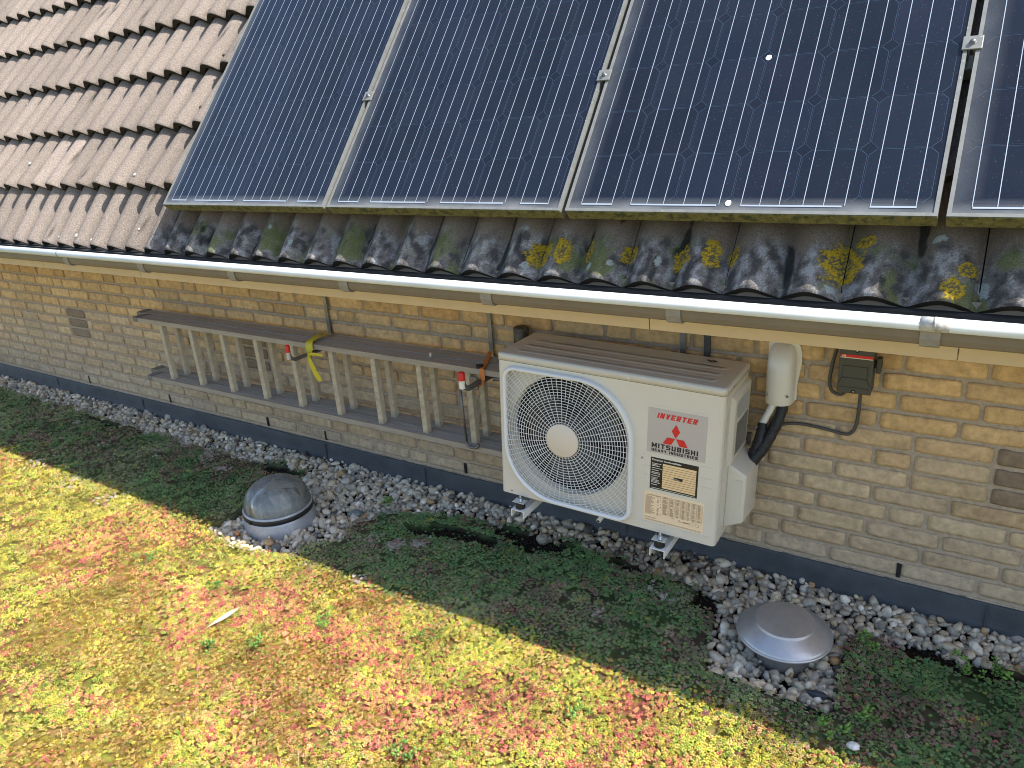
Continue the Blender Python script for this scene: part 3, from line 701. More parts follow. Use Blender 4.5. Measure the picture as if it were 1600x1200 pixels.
for rowi in range(-0,9):
    s0 = (-.0 if rowi == 0 else -.02+GA*rowi)
    for c_ in range(ncol):
        xa = x_lo+c_*.30; jit = tr.uniform(.86,1.10); ds = tr.uniform(-.004,.004) if rowi else 0; dh = tr.uniform(-.0015,.0015)
        if xa > 1.9: continue
        fine = rowi == 0 and xa > -2.85
        nu = 84 if fine else 24
        sv = list(np.linspace(0,.40,112)) if fine else [0,.004,.012,.05,.12,.2,.28,.36,.41]
        if fine: sv = [v_ for v_ in sv if v_ < .26]+[.30,.34,.40]
        if rowi > 0 and tr.random() < .10: jit *= tr.choice([.84,.90,1.10])
        grid = []; tb.smooth = True; tb.slot = 1 if (fine and xa > -2.52) else 0
        for iu in range(nu+1):
            u = iu/nu; x = xa+.0015+u*.297; colm = []
            hw = wave(x)
            # interlock lip at the right side of each tile
            if u > .955: hw -= .0045
            if u < .02: hw -= .0015
            for t_ in sv:
                lift = (.044 if rowi else .0)*(1-t_/GA)+.0
                rnd = -.004*max(0,1-t_/.008)**2
                wob = .0012*mnoise.noise(Vector((x*30,t_*20+rowi,0)))
                s_ = s0+ds+t_
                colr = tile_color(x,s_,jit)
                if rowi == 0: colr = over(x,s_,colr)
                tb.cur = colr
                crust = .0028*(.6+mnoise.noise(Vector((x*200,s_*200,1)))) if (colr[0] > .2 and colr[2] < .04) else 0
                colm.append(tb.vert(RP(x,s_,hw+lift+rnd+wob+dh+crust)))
            grid.append(colm)
        for i in range(nu):
            for j in range(len(sv)-1): tb.face((grid[i][j],grid[i+1][j],grid[i+1][j+1],grid[i][j+1]))
        # front edge
        tb.smooth = False; tb.cur = (.045*jit,.038*jit,.030*jit)
        top = []; bot = []
        for i in range(nu+1):
            q = Vector(tb.v[grid[i][0]]); top.append(tb.vert(q)); bot.append(tb.vert(q-NR*.030+SL*.003))
        for i in range(nu): tb.face((top[i],bot[i],bot[i+1],top[i+1]))
        # side faces
        for e in (0,nu):
            a_ = [tb.vert(tb.v[k]) for k in grid[e]]; b_ = [tb.vert(Vector(tb.v[k])-NR*.015) for k in grid[e]]
            for j in range(len(a_)-1): tb.face((a_[j],b_[j],b_[j+1],a_[j+1]))
tb.build('roof_tiles', [M['tile'],M['tile_shade_dirt']], roof, recalc=False).location = (0,.43,-1.18)
b = MB(); P0 = [RP(x,s,h) for x,s,h in ((-6.9,0.03,-.085),(2.1,.03,-.085),(2.1,3.2,-.085),(-6.9,3.2,-.085))]; b.quad(*P0)
P1 = [RP(x,s,h) for x,s,h in ((-6.9,0.012,-.050),(2.1,.012,-.050),(2.1,.03,-.085),(-6.9,.03,-.085))]; b.quad(*P1)
b.build('underlay', M['batten'], roof).location = (0,.43,-1.18)
sp_m = mat('lichen_spot_pale',(.55,.52,.46),.9,var=.3,vscale=150); sp_d = mat('moss_clod_dark',(.05,.042,.028),.95,bump=.003,bscale=150)
for x_,s_,r_,dk_ in ((-3.959,.478,.014,0),(-3.905,.473,.009,1),(-3.021,.487,.012,1),(-2.797,.362,.011,0),(-3.118,.040,.012,0),(-3.329,.022,.009,0),(-2.636,.095,.008,0),(-2.54,.74,.012,1),(-3.272,.03,.006,0),(-3.324,.35,.007,1),(-2.977,.024,.007,0),(-2.53,1.03,.010,1),(-4.201,1.4,.012,1),(-4.321,.894,.007,0),(-4.6,.36,.010,1),(-3.6,.70,.008,1),(-3.45,1.02,.009,0)):
    row_ = int((s_+.02)/GA); l_ = (.044*(1-(s_-GA*row_+.02)/GA) if row_ else 0)
    b = MB(); bm = bmesh.new(); bmesh.ops.create_icosphere(bm, subdivisions=2, radius=1); c_ = RP(x_,s_,wave(x_)+l_+.0015)
    for v in bm.verts:
        n = 1+.5*mnoise.noise(v.co*1.5+Vector((x_*9,0,0))); d_ = v.co*n
        v.co = c_+Vector((1,0,0))*d_.x*r_+SL*d_.y*r_*.85+NR*d_.z*r_*(.25 if not dk_ else .6)
    b.smooth = True; b.add_bm(bm); b.build('moss_clod' if dk_ else 'pale_lichen', sp_d if dk_ else sp_m, roof).location = (0,.43,-1.18)
# dark comb filler under the eave tiles
b = MB(); b.box((-6.9,-.425,1.10),(2.1,-.365,1.150)); b.build('eaves_filler', M['batten'], roof).location = (0,.43,-1.18)

# ------------------------------------------------------------------ gutter and fascia
gut = empty('gutter',(0,-.45,1.12),'long pale grey roof gutter with sunlit rolled lip running along the eaves','gutter')
def shift(o, p): o.location = -Vector(p.location) if p.type == 'EMPTY' else o.location; return o
GX0,GX1 = -7.0,2.6
lip = [(-.516+.0165*math.cos(a),1.150+.0165*math.sin(a)) for a in np.linspace(-PI*.75,PI*1.05,18)]
b = MB(); b.smooth = True
outer = [(-.508,1.140),(-.506,1.112),(-.500,1.098),(-.488,1.092),(-.40,1.088),(-.388,1.092),(-.386,1.10),(-.386,1.175)]
inner = [(-.3875,1.175),(-.3875,1.104),(-.395,1.096),(-.486,1.098),(-.4985,1.106),(-.5035,1.14)]
def sweep(mb, prof, x0, x1, closed=True, n=1):
    xs_ = np.linspace(x0,x1,n+1); rings = [[mb.vert((x,y,z)) for y,z in prof] for x in xs_]
    for A,B in zip(rings,rings[1:]):
        m_ = len(prof)
        for k in range(m_ if closed else m_-1): mb.face((A[k],A[(k+1) % m_],B[(k+1) % m_],B[k]))
    if closed: mb.face(rings[0]); mb.face(rings[-1][::-1])
b.smooth = False
sweep(b, outer+inner, GX0, GX1, True, 1)
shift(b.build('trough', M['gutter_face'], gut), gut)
b = MB(); b.smooth = True; sweep(b, lip, GX0, GX1, True, 1); shift(b.build('rolled_lip', M['gutter'], gut, recalc=True), gut)
b = MB(); sweep(b, [(-.500,1.1185),(-.390,1.1195),(-.390,1.10),(-.500,1.10)], GX0, GX1, True, 1); shift(b.build('silt', M['gutter_in'], gut), gut)
bk = None
for k in range(-4,5):
    X_ = -.602+.6175*k
    if bk is None:
        b = MB(); w_ = .021
        path = [(-.5115,1.138),(-.5095,1.112),(-.503,1.0935),(-.489,1.0870),(-.385,1.083)]
        inn = [(-.384,1.0875),(-.4885,1.0915),(-.5005,1.0965),(-.5065,1.112),(-.5085,1.138)]
        prof = path+inn
        sweep(b, prof, -w_, w_, True, 1); b.bbox((-w_-.001,-.388,1.075),(w_+.001,-.361,1.092),.002)
        bk = b.build('gutter_bracket', M['strap'], gut); 
        obj = bk
    else:
        obj = bk.copy(); COL.objects.link(obj)
    obj.location = (X_+0,.45,-1.12)
for X_ in (-3.10,.640):
    b = MB(); b.smooth = True; sweep(b, [(-.516+.0178*math.cos(a),1.150+.0178*math.sin(a)) for a in np.linspace(-PI*.75,PI*1.05,18)], X_-.003, X_+.003, True, 1)
    if X_ > 0:
        sweep(b, [(-.516+.0172*math.cos(a),1.150+.0172*math.sin(a)) for a in np.linspace(-PI*.75,PI*1.05,18)], X_-.03, X_+.03, True, 1)
    shift(b.build('lip_joint', M['strap'] if X_ < 0 else mat('sealant',(.62,.62,.58),.7,var=.5,vscale=60,col2=(.28,.26,.23)), gut), gut)

fas = empty('fascia_board',(0,-.36,1.02),'cream painted eaves board below the gutter, in butted lengths','eaves board')
js = [GX0,-4.99,-3.45,-2.52,.672,GX1]
js = [GX0,-3.62,-2.72,-.115,.690,GX1]
for a_,b_ in zip(js,js[1:]):
    b = MB(); b.bbox((a_+.0013,-.360,1.018),(b_-.0013,-.345,1.19),.0015); shift(b.build('board_length', M['cream'], fas), fas)
b = MB(); b.box((GX0,-.3445,1.030),(GX1,.30,1.045)); shift(b.build('soffit', M['cream'], fas), fas)

# ------------------------------------------------------------------ solar panels
PH = 1.635; PW = .981; YP = Vector((0,-.3866,1.3712)); 
proto = None
PANEL_H = Vector((0,0,0))
RotP = Matrix((Vector((1,0,0)), SL, NR)).transposed().to_4x4()
def make_panel():
    root = empty('solar_panel')
    fr = MB(); fwid = .009; dp = .040
    # frame: glass plane at z = 0, frame lip 2.5 mm proud
    for lo,hi in (((0,0,-dp),(fwid,PH,.0025)),((PW-fwid,0,-dp),(PW,PH,.0025)),((fwid,PH-fwid,-dp),(PW-fwid,PH,.0025)),((fwid,0,-dp),(PW-fwid,fwid,.0025))):
        fr.box(lo,hi)
    fr.build('frame', M['frame'], root)
    fm = MB(); fm.box((.001,-.0025,-dp+.001),(PW-.001,-.0002,.0005)); fm.build('mossy_edge', M['frame_moss'], root)
    bs_ = MB(); bs_.box((fwid,fwid,-.006),(PW-fwid,PH-fwid,0)); bs_.build('backsheet', M['backsheet'], root)
    ce = MB(); cp = .1573; cs = .1543; ch = .017; x0 = (PW-6*cp)/2; y0 = .034
    for i in range(6):
        for j in range(10):
            cx = x0+cp*(i+.5); cy = y0+cp*(j+.5); q_ = random.uniform(.82,1.22); ce.cur = (q_*random.uniform(.95,1.15),q_,q_*random.uniform(.96,1.04))
            for (h,sc,slot) in ((.0003,cs/2,1),(.0006,cs/2-.0009,0)):
                ce.slot = slot; c2 = ch
                P = [(sc,sc-c2),(sc-c2,sc),(-sc+c2,sc),(-sc,sc-c2),(-sc,-sc+c2),(-sc+c2,-sc),(sc-c2,-sc),(sc,-sc+c2)]
                ce.face([ce.vert((cx+a,cy+b_,h)) for a,b_ in P])
    ce.build('cells', [M['cell'],M['cell_edge']], root)
    bb = MB()
    for i in range(6):
        for q in (-1,0,1):
            cx = x0+cp*(i+.5)+q*.0493
            bb.box((cx-.0009,y0-.008,.0009),(cx+.0009,y0+10*cp,.0012))
    for a,b_ in ((0,1.0),(1,2.95),(3.05,4.95),(5.05,6.0)):
        bb.box((x0+cp*a+(.03 if a in (0,1) else .02),y0-.0125,.0009),(x0+cp*b_-.028,y0-.0078,.0013))
    bb.build('busbars', M['busbar'], root)
    return root
XP = -2.3698
for k in range(5):
    if proto is None: proto = make_panel(); o = proto
    else: o = copy_tree(proto)
    base = Vector((XP+.999*k, YP.y, YP.z)) 
    o.matrix_world = Matrix.Translation(base) @ RotP
    o['label'] = ['leftmost solar panel, beside the bare roof tiles','second solar panel from the left, above the ladder','solar panel above the outdoor unit, third from the left',
                  'rightmost wholly visible solar panel with two white droppings','solar panel cut off by the right edge of the photo'][k]
    o['category'] = 'solar panel'; o['group'] = 'solar panels in a row on the tiled roof'
    if k == 4: o['label'] = 'solar panel beyond the fourth, at the right edge of the photo'
# fourth visible panel sits third..: labels above follow left to right
panels = [o_ for o_ in COL.objects if o_.name.startswith('solar_panel')]
labs = ['leftmost solar panel, beside the bare sunlit roof tiles','second solar panel from the left, above the right half of the ladder','third solar panel from the left, with two white bird droppings','panel cut off by the right edge of the photo, right of the wide dark gap','solar panel beyond the right edge of the photo']
for o_,l_ in zip(panels,labs): o_['label'] = l_
bpy.data.objects.remove  # keep reference
last = panels[4]
for ch_ in list(last.children): bpy.data.objects.remove(ch_)
bpy.data.objects.remove(last); panels = panels[:4]
# clamps (belong to the panel on their left)
for k in range(3):
    pn = panels[k]
    for yy_ in (.487,1.24):
        c = MB(); c.bbox((PW-.013,yy_-.02,.0030),(PW+.031,yy_+.02,.0075),.0012); c.box((PW+.001,yy_-.018,-.03),(PW+.005,yy_+.018,.004)); c.box((PW+.013,yy_-.018,-.03),(PW+.017,yy_+.018,.004))
        cl = c.build('clamp', M['frame'], pn)
        h_ = MB(); h_.lathe([(0,.0145),(.0055,.0145),(.0065,.013),(.0065,.008),(.009,.0075),(.009,.0068)], (PW+.009,yy_,0), 6); h_.build('bolt', M['hook'], cl)
for (x_,s_,pn) in ((.123,.502,panels[2]),(.114,.031,panels[2])):
    d_ = MB(); d_.smooth = True
    cx = x_-(XP+1.998); r_ = .0085
    d_.vert((cx,s_,.0024))
    for i in range(20):
        a = 2*PI*i/20; q = r_*(1+.14*mnoise.noise(Vector((math.cos(a)*1.5,math.sin(a)*1.5,x_*9))))
        d_.vert((cx+q*math.cos(a),s_+q*math.sin(a)*1.1,.0012))
    for i in range(20): d_.face((0,1+i,1+(i+1) % 20))
    d_.build('dropping', mat('bird_dropping',(.74,.74,.70),.8,var=.3,vscale=200), pn)
# mounting rails beneath
rl = empty('panel_rails',(0,0,0),'aluminium rails carrying the solar panels, seen in the gaps between them','mounting rail')
for s_ in (.47,1.25):
    b = MB(); b.box((-2.34,s_-.02,-.082),(1.6,s_+.02,-.042)); o = b.build('rail', M['alu'], rl); o.matrix_world = Matrix.Translation(YP) @ RotP

# ------------------------------------------------------------------ outdoor unit
O_ = Vector((-0.7019,-0.3658,0.3339)); ex = Vector((0.99899,0.02613,-0.03643)); ey = Vector((-0.02696,0.99938,-0.02245)); ez = Vector((0.03582,0.02341,0.99908))
AM = Matrix.Translation(O_) @ Matrix((ex,ey,ez)).transposed().to_4x4()
ac = empty('air_conditioner',(0,0,0),'cream outdoor air conditioning unit with round wire fan grille on wall brackets','air conditioner')
ac.matrix_world = AM
W_,D_,H_ = .8008,.272,.545; ZL = .518
def rrect(x0,x1,y0,y1,r,n=6):
    P = []
    for cx,cy,a0 in ((x1-r,y1-r,0),(x0+r,y1-r,PI/2),(x0+r,y0+r,PI),(x1-r,y0+r,1.5*PI)):
        for k in range(n+1):
            a = a0+PI/2*k/n; P.append((cx+r*math.cos(a),cy+r*math.sin(a)))
    return P
FC = (.262,.268); FR = .222
b = MB(); rr_ = .014
# side/back skin with rounded corners
per = rrect(0,W_,0,D_,rr_); b.smooth = True
n_ = len(per)
A = [b.vert((x,y,0)) for x,y in per]; B = [b.vert((x,y,ZL)) for x,y in per]
for k in range(n_):
    x0_,y0_ = per[k]; x1_,y1_ = per[(k+1) % n_]
    if y0_ < 1e-6 and y1_ < 1e-6: continue
    b.face((A[k],A[(k+1) % n_],B[(k+1) % n_],B[k]))
b.smooth = False
b.face([b.vert((x,y,0)) for x,y in per])
# bezel: rounded square, tight corners top-left and bottom-right, sweeping ones elsewhere
GX0_,GX1_,GZ0_,GZ1_ = .024,.516,.008,.506
def outline(ins, n=14):
    P = []
    x0,x1,z0,z1 = GX0_+ins,GX1_-ins,GZ0_+ins,GZ1_-ins
    for cx,cz,sx,sz,r,a0 in ((x1,z1,-1,-1,.205,0),(x0,z1,1,-1,.050,PI/2),(x0,z0,1,1,.205,PI),(x1,z0,-1,1,.050,1.5*PI)):
        r_ = max(r-ins,.01)
        c_ = (cx+sx*r_, cz+sz*r_)
        for k in range(n+1):
            a = a0+PI/2*k/n; P.append((c_[0]+r_*math.cos(a),c_[1]+r_*math.sin(a)))
    return P
# front plate with the fan opening
N_ = 96
def rect_pt(a, x0,x1,z0,z1):
    c,s = math.cos(a),math.sin(a); cx,cz = FC
    t = min(((x1-cx)/c if c > 1e-9 else (x0-cx)/c if c < -1e-9 else 9),((z1-cz)/s if s > 1e-9 else (z0-cz)/s if s < -1e-9 else 9))
    return (cx+c*t, cz+s*t)
angs = [2*PI*k/N_ for k in range(N_)]
for x_,z_ in ((rr_,0),(W_-rr_,0),(rr_,ZL),(W_-rr_,ZL)): angs.append(math.atan2(z_-FC[1],x_-FC[0]) % (2*PI))
angs.sort()
OPEN = outline(.010)
def ray_poly(a, P):
    c,s_ = math.cos(a),math.sin(a); best = .2
    for (x1,z1),(x2,z2) in zip(P, P[1:]+P[:1]):
        ax_,az_ = x1-FC[0],z1-FC[1]; dx,dz = x2-x1,z2-z1; det = -c*dz+s_*dx
        if abs(det) < 1e-12: continue
        t = (-ax_*dz+az_*dx)/det; u = (c*az_-s_*ax_)/det
        if t > 0 and -1e-6 <= u <= 1+1e-6: best = t
    return (FC[0]+c*best, FC[1]+s_*best)
RD = .022
rings_ = [[],[],[],[],[]]
for a in angs:
    x_,z_ = rect_pt(a,rr_,W_-rr_,0,ZL); rings_[0].append(b.vert((x_,0,z_)))
    x_,z_ = ray_poly(a,OPEN); rings_[1].append(b.vert((x_,0,z_))); rings_[2].append(b.vert((x_,RD,z_)))
    fr_ = min(FR, math.hypot(x_-FC[0],z_-FC[1])-.001)
    rings_[3].append(b.vert((FC[0]+fr_*math.cos(a),RD,FC[1]+fr_*math.sin(a)))); rings_[4].append(b.vert((FC[0]+(fr_-.004)*math.cos(a),RD+.03,FC[1]+(fr_-.004)*math.sin(a))))
m_ = len(angs)
for A,B in zip(rings_,rings_[1:]):
    for k in range(m_):
        j = (k+1) % m_; b.face((A[k],A[j],B[j],B[k]))
# shallow embossed guide lines on the right part
for z_ in (.276,.236,.205):
    b.box((.545,-.0014,z_),(.572,.001,z_+.0018)); b.box((.740,-.0014,z_),(.778,.001,z_+.0018))
b.box((.545,-.0015,.030),(.778,.001,.032)); b.box((.555,-.0008,.452),(.765,.001,.4535))
body = b.build('body', M['ac'], ac)
b = MB(); b.box((.012,.032,.012),(.50,.034,.50)); 
# inside: black chamber behind the fan
b = MB(); b.lathe([(FR-.004,0),(FR-.010,.10),(0,.10)],(0,0,0),64,Matrix.Translation((FC[0],.05,FC[1])) @ Matrix.Rotation(-PI/2,4,'X')); b.build('fan_chamber', M['dark_in'], ac)
# fan
fan = MB(); MF = Matrix.Translation((FC[0],.080,FC[1])) @ Matrix.Rotation(PI/2,4,'X')
fan.lathe([(0,.025),(.03,.025),(.045,.018),(.048,-.02)],(0,0,0),32,MF); fan.smooth = True
for q in range(3):
    g_ = []
    for i in range(9):
        r_ = .045+(.150)*i/8; row_ = []
        for j in range(9):
            t_ = j/8; a = q*2*PI/3+.5+ (t_-.5)*1.45+.35*(i/8)**1.5; row_.append(fan.vert(MF @ Vector((r_*math.cos(a),r_*math.sin(a),.028-.060*t_+.004*i/8))))
        g_.append(row_)
    for i in range(8):
        for j in range(8): fan.face((g_[i][j],g_[i+1][j],g_[i+1][j+1],g_[i][j+1]))
fan.build('fan', M['fan'], ac)
# lid
b = MB(); b.smooth = True
rings = []
for off_,z_ in ((.0025,ZL+.002),(.0025,H_-.010),(.0015,H_-.005),(-.0015,H_-.0015),(-.006,H_)):
    rings.append([b.vert((x,y,z_)) for x,y in rrect(-off_,W_+off_,-off_,D_+off_,rr_+off_)])
for A,B in zip(rings,rings[1:]):
    for k in range(len(A)): b.face((A[k],A[(k+1) % len(A)],B[(k+1) % len(A)],B[k]))
b.smooth = False; b.face(rings[-1]); b.face(rings[0][::-1])
lid = b.build('top_panel', M['ac_lid'], ac)
for ya,yb in ((.040,.085),(.100,.145),(.160,.205)):
    b = MB(); rg = []
    for off_,z_ in ((0,H_-.0002),(-.0030,H_+.0016),(-.0075,H_+.0005),(-.010,H_+.0004)):
        rg.append([b.vert((x,y,z_)) for x,y in rrect(.045-off_,W_-.045+off_ - (.0),ya-off_,yb+off_,.018,5)])
    b.smooth = True
    for A,B in zip(rg,rg[1:]):
        for k in range(len(A)): b.face((A[k],A[(k+1) % len(A)],B[(k+1) % len(A)],B[k]))
    b.smooth = False; b.face(rg[-1]); b.build('raised_rib', M['ac_lid'], lid)
b = MB(); b.box((.665,.212,H_+.0003),(.705,.232,H_+.0008)); 
pr = MB(); pr.smooth=False
for a0,a1 in ((0,1),):
    pr.tube([(.675+.028*t+.004*math.sin(t*9),.222+.006*math.cos(t*PI*2),H_+.001) for t in np.linspace(0,1,16)], .0016, 6)
    pr.tube([(.700-.028*t,.2305+.003*math.sin(t*8),H_+.001) for t in np.linspace(0,1,12)], .0016, 6)
pr.build('stamped_mark', M['label_black'], lid)
# seam under the lid
b = MB(); rg = [[b.vert((x,y,z_)) for x,y in rrect(.0012,W_-.0012,.0012,D_-.0012,rr_)] for z_ in (ZL-.001,ZL+.003)]
for k in range(len(rg[0])): b.face((rg[0][k],rg[0][(k+1) % len(rg[0])],rg[1][(k+1) % len(rg[0])],rg[1][k]))
b.build('lid_seam', M['dark_in'], ac)
bz = MB(); bz.smooth = True; rg = []
for ins,y_ in ((0,.0005),(0,-.010),(.0035,-.0165),(.008,-.018),(.013,-.016),(.0155,-.011),(.0155,.0)):
    rg.append([bz.vert((x,y_,z)) for x,z in outline(ins)])
for A,B in zip(rg,rg[1:]):
    for k in range(len(A)): bz.face((A[k],A[(k+1) % len(A)],B[(k+1) % len(A)],B[k]))
gr_ = bz.build('grille_frame', M['ac_bezel'], ac)
poly = outline(.0145,24)
def inside(x,z):
    ins = False; n = len(poly)
    for i in range(n):
        x1,z1 = poly[i]; x2,z2 = poly[(i+1) % n]
        if (z1 > z) != (z2 > z) and x < (x2-x1)*(z-z1)/(z2-z1)+x1: ins = not ins
    return ins
wr = MB()
def gy_(r): return -.0150+.004*min(1,(r/.25))**2
def arc(r, y_off=0):
    n = max(72,int(r*900)); pts = []; runs = []
    for k in range(n+1):
        a = 2*PI*k/n; x_ = FC[0]+r*math.cos(a); z_ = FC[1]+r*math.sin(a)
        if inside(x_,z_): pts.append((x_,gy_(r)+y_off,z_))
        else:
            if len(pts) > 1: runs.append(pts)
            pts = []
    if len(pts) > 1: runs.append(pts)
    return runs
r_ = .066
while r_ < .335:
    for run in arc(r_): wr.tube(run,.00115,5,cap=False)
    r_ += .0098
nrad = 72
for k in range(nrad):
    a = 2*PI*(k+.25)/nrad; r0 = .060 if k % 2 == 0 else .150
    r1_ = r0
    while inside(FC[0]+r1_*math.cos(a),FC[1]+r1_*math.sin(a)): r1_ += .002
    if r1_ > r0+.004:
        wr.tube([(FC[0]+q*math.cos(a),gy_(q)-.0022,FC[1]+q*math.sin(a)) for q in (r0,(r0+r1_)/2,r1_)],.00115,5,cap=False)
wr.build('grille_wires', M['ac_wire'], gr_)
hb = MB(); hb.lathe([(0,.0035),(.058,.0035),(.0605,.002),(.061,0),(.061,-.004),(0,-.004)],(0,0,0),64,Matrix.Translation((FC[0],-.0185,FC[1])) @ Matrix.Rotation(PI/2,4,'X'))
hb.build('hub_plate', M['hubplate'], gr_)

# text helper (built-in font turned into mesh)
def text_mb(mb, s, x, z, h, width=None, y=-.0012, bold=0., shear=0., align='LEFT', Mx=None, spacing=1.):
    cu = bpy.data.curves.new('t','FONT'); cu.body = s; cu.size = 1; cu.offset = bold; cu.shear = shear; cu.space_character = spacing
    cu.resolution_u = 3
    to = bpy.data.objects.new('t',cu); COL.objects.link(to); bpy.context.view_layer.update()
    me = to.to_mesh(); vs = [v.co.copy() for v in me.vertices]; fs = [tuple(p.vertices) for p in me.polygons]
    x0 = min(v.x for v in vs); x1 = max(v.x for v in vs); y0 = min(v.y for v in vs); y1 = max(v.y for v in vs)
    cap = .729-.0
    sz = h/(y1-y0); sx = (width/(x1-x0)) if width else sz
    off = len(mb.v)
    for v in vs:
        p = Vector((x+(v.x-x0)*sx, y, z+(v.y-y0)*sz)); mb.vert(Mx @ p if Mx else p)
    for f in fs: mb.face([off+i for i in f])
    to.to_mesh_clear(); bpy.data.objects.remove(to); bpy.data.curves.remove(cu)
# brand label
b = MB(); b.bbox((.560,-.0009,.289),(.751,.0005,.444),.0004,1); lab = b.build('brand_label', M['label_grey'], ac)
GLY = {'I':[(.5,0,.5,1)],'T':[(0,1,1,1),(.5,0,.5,1)],'E':[(0,0,0,1),(0,1,1,1),(0,.5,.9,.5),(0,0,1,0)],'H':[(0,0,0,1),(1,0,1,1),(0,.5,1,.5)],
 'M':[(0,0,0,1),(1,0,1,1),(0,1,.5,.25),(.5,.25,1,1)],'N':[(0,0,0,1),(1,0,1,1),(0,1,1,0)],'V':[(0,1,.5,0),(.5,0,1,1)],'A':[(0,0,.5,1),(.5,1,1,0),(.22,.32,.78,.32)],
 'Y':[(0,1,.5,.5),(.5,.5,1,1),(.5,0,.5,.5)],'U':[(0,.08,0,1),(1,.08,1,1),(.04,0,.96,0)],'D':[(0,0,0,1),(0,1,.85,1),(0,0,.85,0),(1,.15,1,.85)],
 'R':[(0,0,0,1),(0,1,.9,1),(0,.48,.9,.48),(.97,.55,.97,.93),(.45,.48,1,0)],'B':[(0,0,0,1),(0,1,.88,1),(0,.5,.88,.5),(0,0,.88,0),(.97,.58,.97,.93),(.97,.07,.97,.42)],
 'S':[(.06,1,1,1),(.05,.5,.95,.5),(0,0,.94,0),(0,.58,0,.92),(1,.08,1,.42)]}
def block_text(mb, s_, x, z, h, width, tv, th, y=-.0016, shear=0.):
    ws = {'I':.34,'M':1.25,' ':.5}; tot = sum(ws.get(c,1.) for c in s_)+.30*(len(s_)-1); u = width/tot; cx = x; k = 0
    for c in s_:
        w_ = ws.get(c,1.)*u
        if c != ' ':
            hx = tv/2; hz = th/2; X0 = cx+hx; X1 = cx+w_-hx; Z0 = z+hz; Z1 = z+h-hz
            for (a0,b0,a1,b1) in GLY[c]:
                p = Vector((X0+(X1-X0)*a0,Z0+(Z1-Z0)*b0)); q = Vector((X0+(X1-X0)*a1,Z0+(Z1-Z0)*b1)); k += 1; yy_ = y-.00002*(k % 9)
                if abs(p.y-q.y) < 1e-9: P = [(p.x-hx,p.y-hz),(q.x+hx,q.y-hz),(q.x+hx,q.y+hz),(p.x-hx,p.y+hz)]
                else:
                    if p.y > q.y: p,q = q,p
                    P = [(p.x-hx,p.y-hz),(p.x+hx,p.y-hz),(q.x+hx,q.y+hz),(q.x-hx,q.y+hz)]
                mb.face([mb.vert((a+(b_-z)*shear,yy_,b_)) for a,b_ in P])
        cx += w_+.30*u
b = MB(); block_text(b,'INVERTER',.590,.4125,.0180,.128,.0052,.0040,shear=.25); b.build('inverter_lettering', M['label_red'], lab)
b = MB()
cx,cz = .6535,.3520; R_ = .0290; hw = .0165*.78
hx = .0137
b.face([b.vert((cx+p[0],-.0016,cz+p[1])) for p in ((0,.0005),(hx,.024),(0,.0475),(-hx,.024))])
for sg in (-1,1):
    P = [(0.0012*sg,-.0005),(.0275*sg,-.0005),(.0412*sg,-.0242),(.0137*sg,-.0242)]
    b.face([b.vert((cx+p[0],-.0016,cz+p[1])) for p in P])
b.build('three_diamond_logo', M['label_red'], lab)
b = MB(); block_text(b,'MITSUBISHI',.576,.3080,.0165,.152,.0045,.0036); block_text(b,'HEAVY INDUSTRIES',.576,.2950,.0098,.152,.0027,.0022); b.build('maker_lettering', M['label_black'], lab)
# installer's black label
b = MB(); b.bbox((.575,-.0009,.159),(.733,.0005,.2725),.0003,1); l2 = b.build('installation_label', M['label_black'], ac)
b = MB(); b.box((.6165,-.0014,.1685),(.7270,-.0008,.2560)); pn_ = b.build('form_panel', M['label_tan'], l2)
b = MB()
for i in range(1,11): b.box((.6165,-.0018,.1685+.0875*i/11-.0004),(.7270,-.0013,.1685+.0875*i/11+.0004))
b.box((.655,-.0020,.2065),(.684,-.0013,.2155)); b.build('form_lines', M['label_black'], l2)
b = MB(); text_mb(b,'Kenplaat koelinstallatie',.5795,.2605,.0078,.098,y=-.0016,bold=.02)
rd = random.Random(3)
z_ = .252
for i in range(15):
    x_ = .580
    while x_ < .580+rd.uniform(.018,.031):
        w2 = rd.uniform(.002,.006); b.box((x_,-.0015,z_-.0011),(x_+w2,-.0008,z_+.0007)); x_ += w2+.0007
    z_ -= rd.choice([.0045,.0075])
    if z_ < .170: break
x_ = .580
while x_ < .725:
    w2 = rd.uniform(.002,.006); b.box((x_,-.0015,.1625),(x_+w2,-.0008,.1640)); x_ += w2+.0009
b.build('label_text', M['label_white'], l2); b = MB()
x_ = .6565
while x_ < .6765: b.box((x_,-.0025,.2085),(x_+.0022,-.0019,.2095)); x_ += .003
for x_ in (.6565,.660,.6635): b.box((x_,-.0025,.2115),(x_+.0022,-.0019,.2125))
b.build('small_badge_text', M['label_white'], l2)
# rating plate
b = MB(); b.bbox((.558,-.0009,.036),(.759,.0005,.147),.0003,1); l3 = b.build('rating_plate', M['label_cream'], ac)
b = MB(); y0_,y1_ = -.0014,-.0008
text_mb(b,'MITSUBISHI',.576,.1325,.0040,.040,y=-.0013,bold=.03)
for dx_,dz_ in ((0,.0035),(-.002,0),(.002,0)):
    b.face([b.vert((.570+dx_+p[0],-.0013,.1335+dz_+p[1])) for p in ((0,-.0018),(.0014,0),(0,.0018),(-.0014,0))])
z_ = .128
while z_ > .062:
    x_ = .563; lim = rd.uniform(.578,.598)
    while x_ < lim: w2 = rd.uniform(.0015,.005); b.box((x_,y0_,z_-.0006),(x_+w2,y1_,z_+.0006)); x_ += w2+.0008
    if rd.random() < .7: b.box((.603,y0_,z_-.0006),(.609,y1_,z_+.0006))
    if rd.random() < .5: b.box((.613,y0_,z_-.0006),(.617,y1_,z_+.0006))
    z_ -= .0029
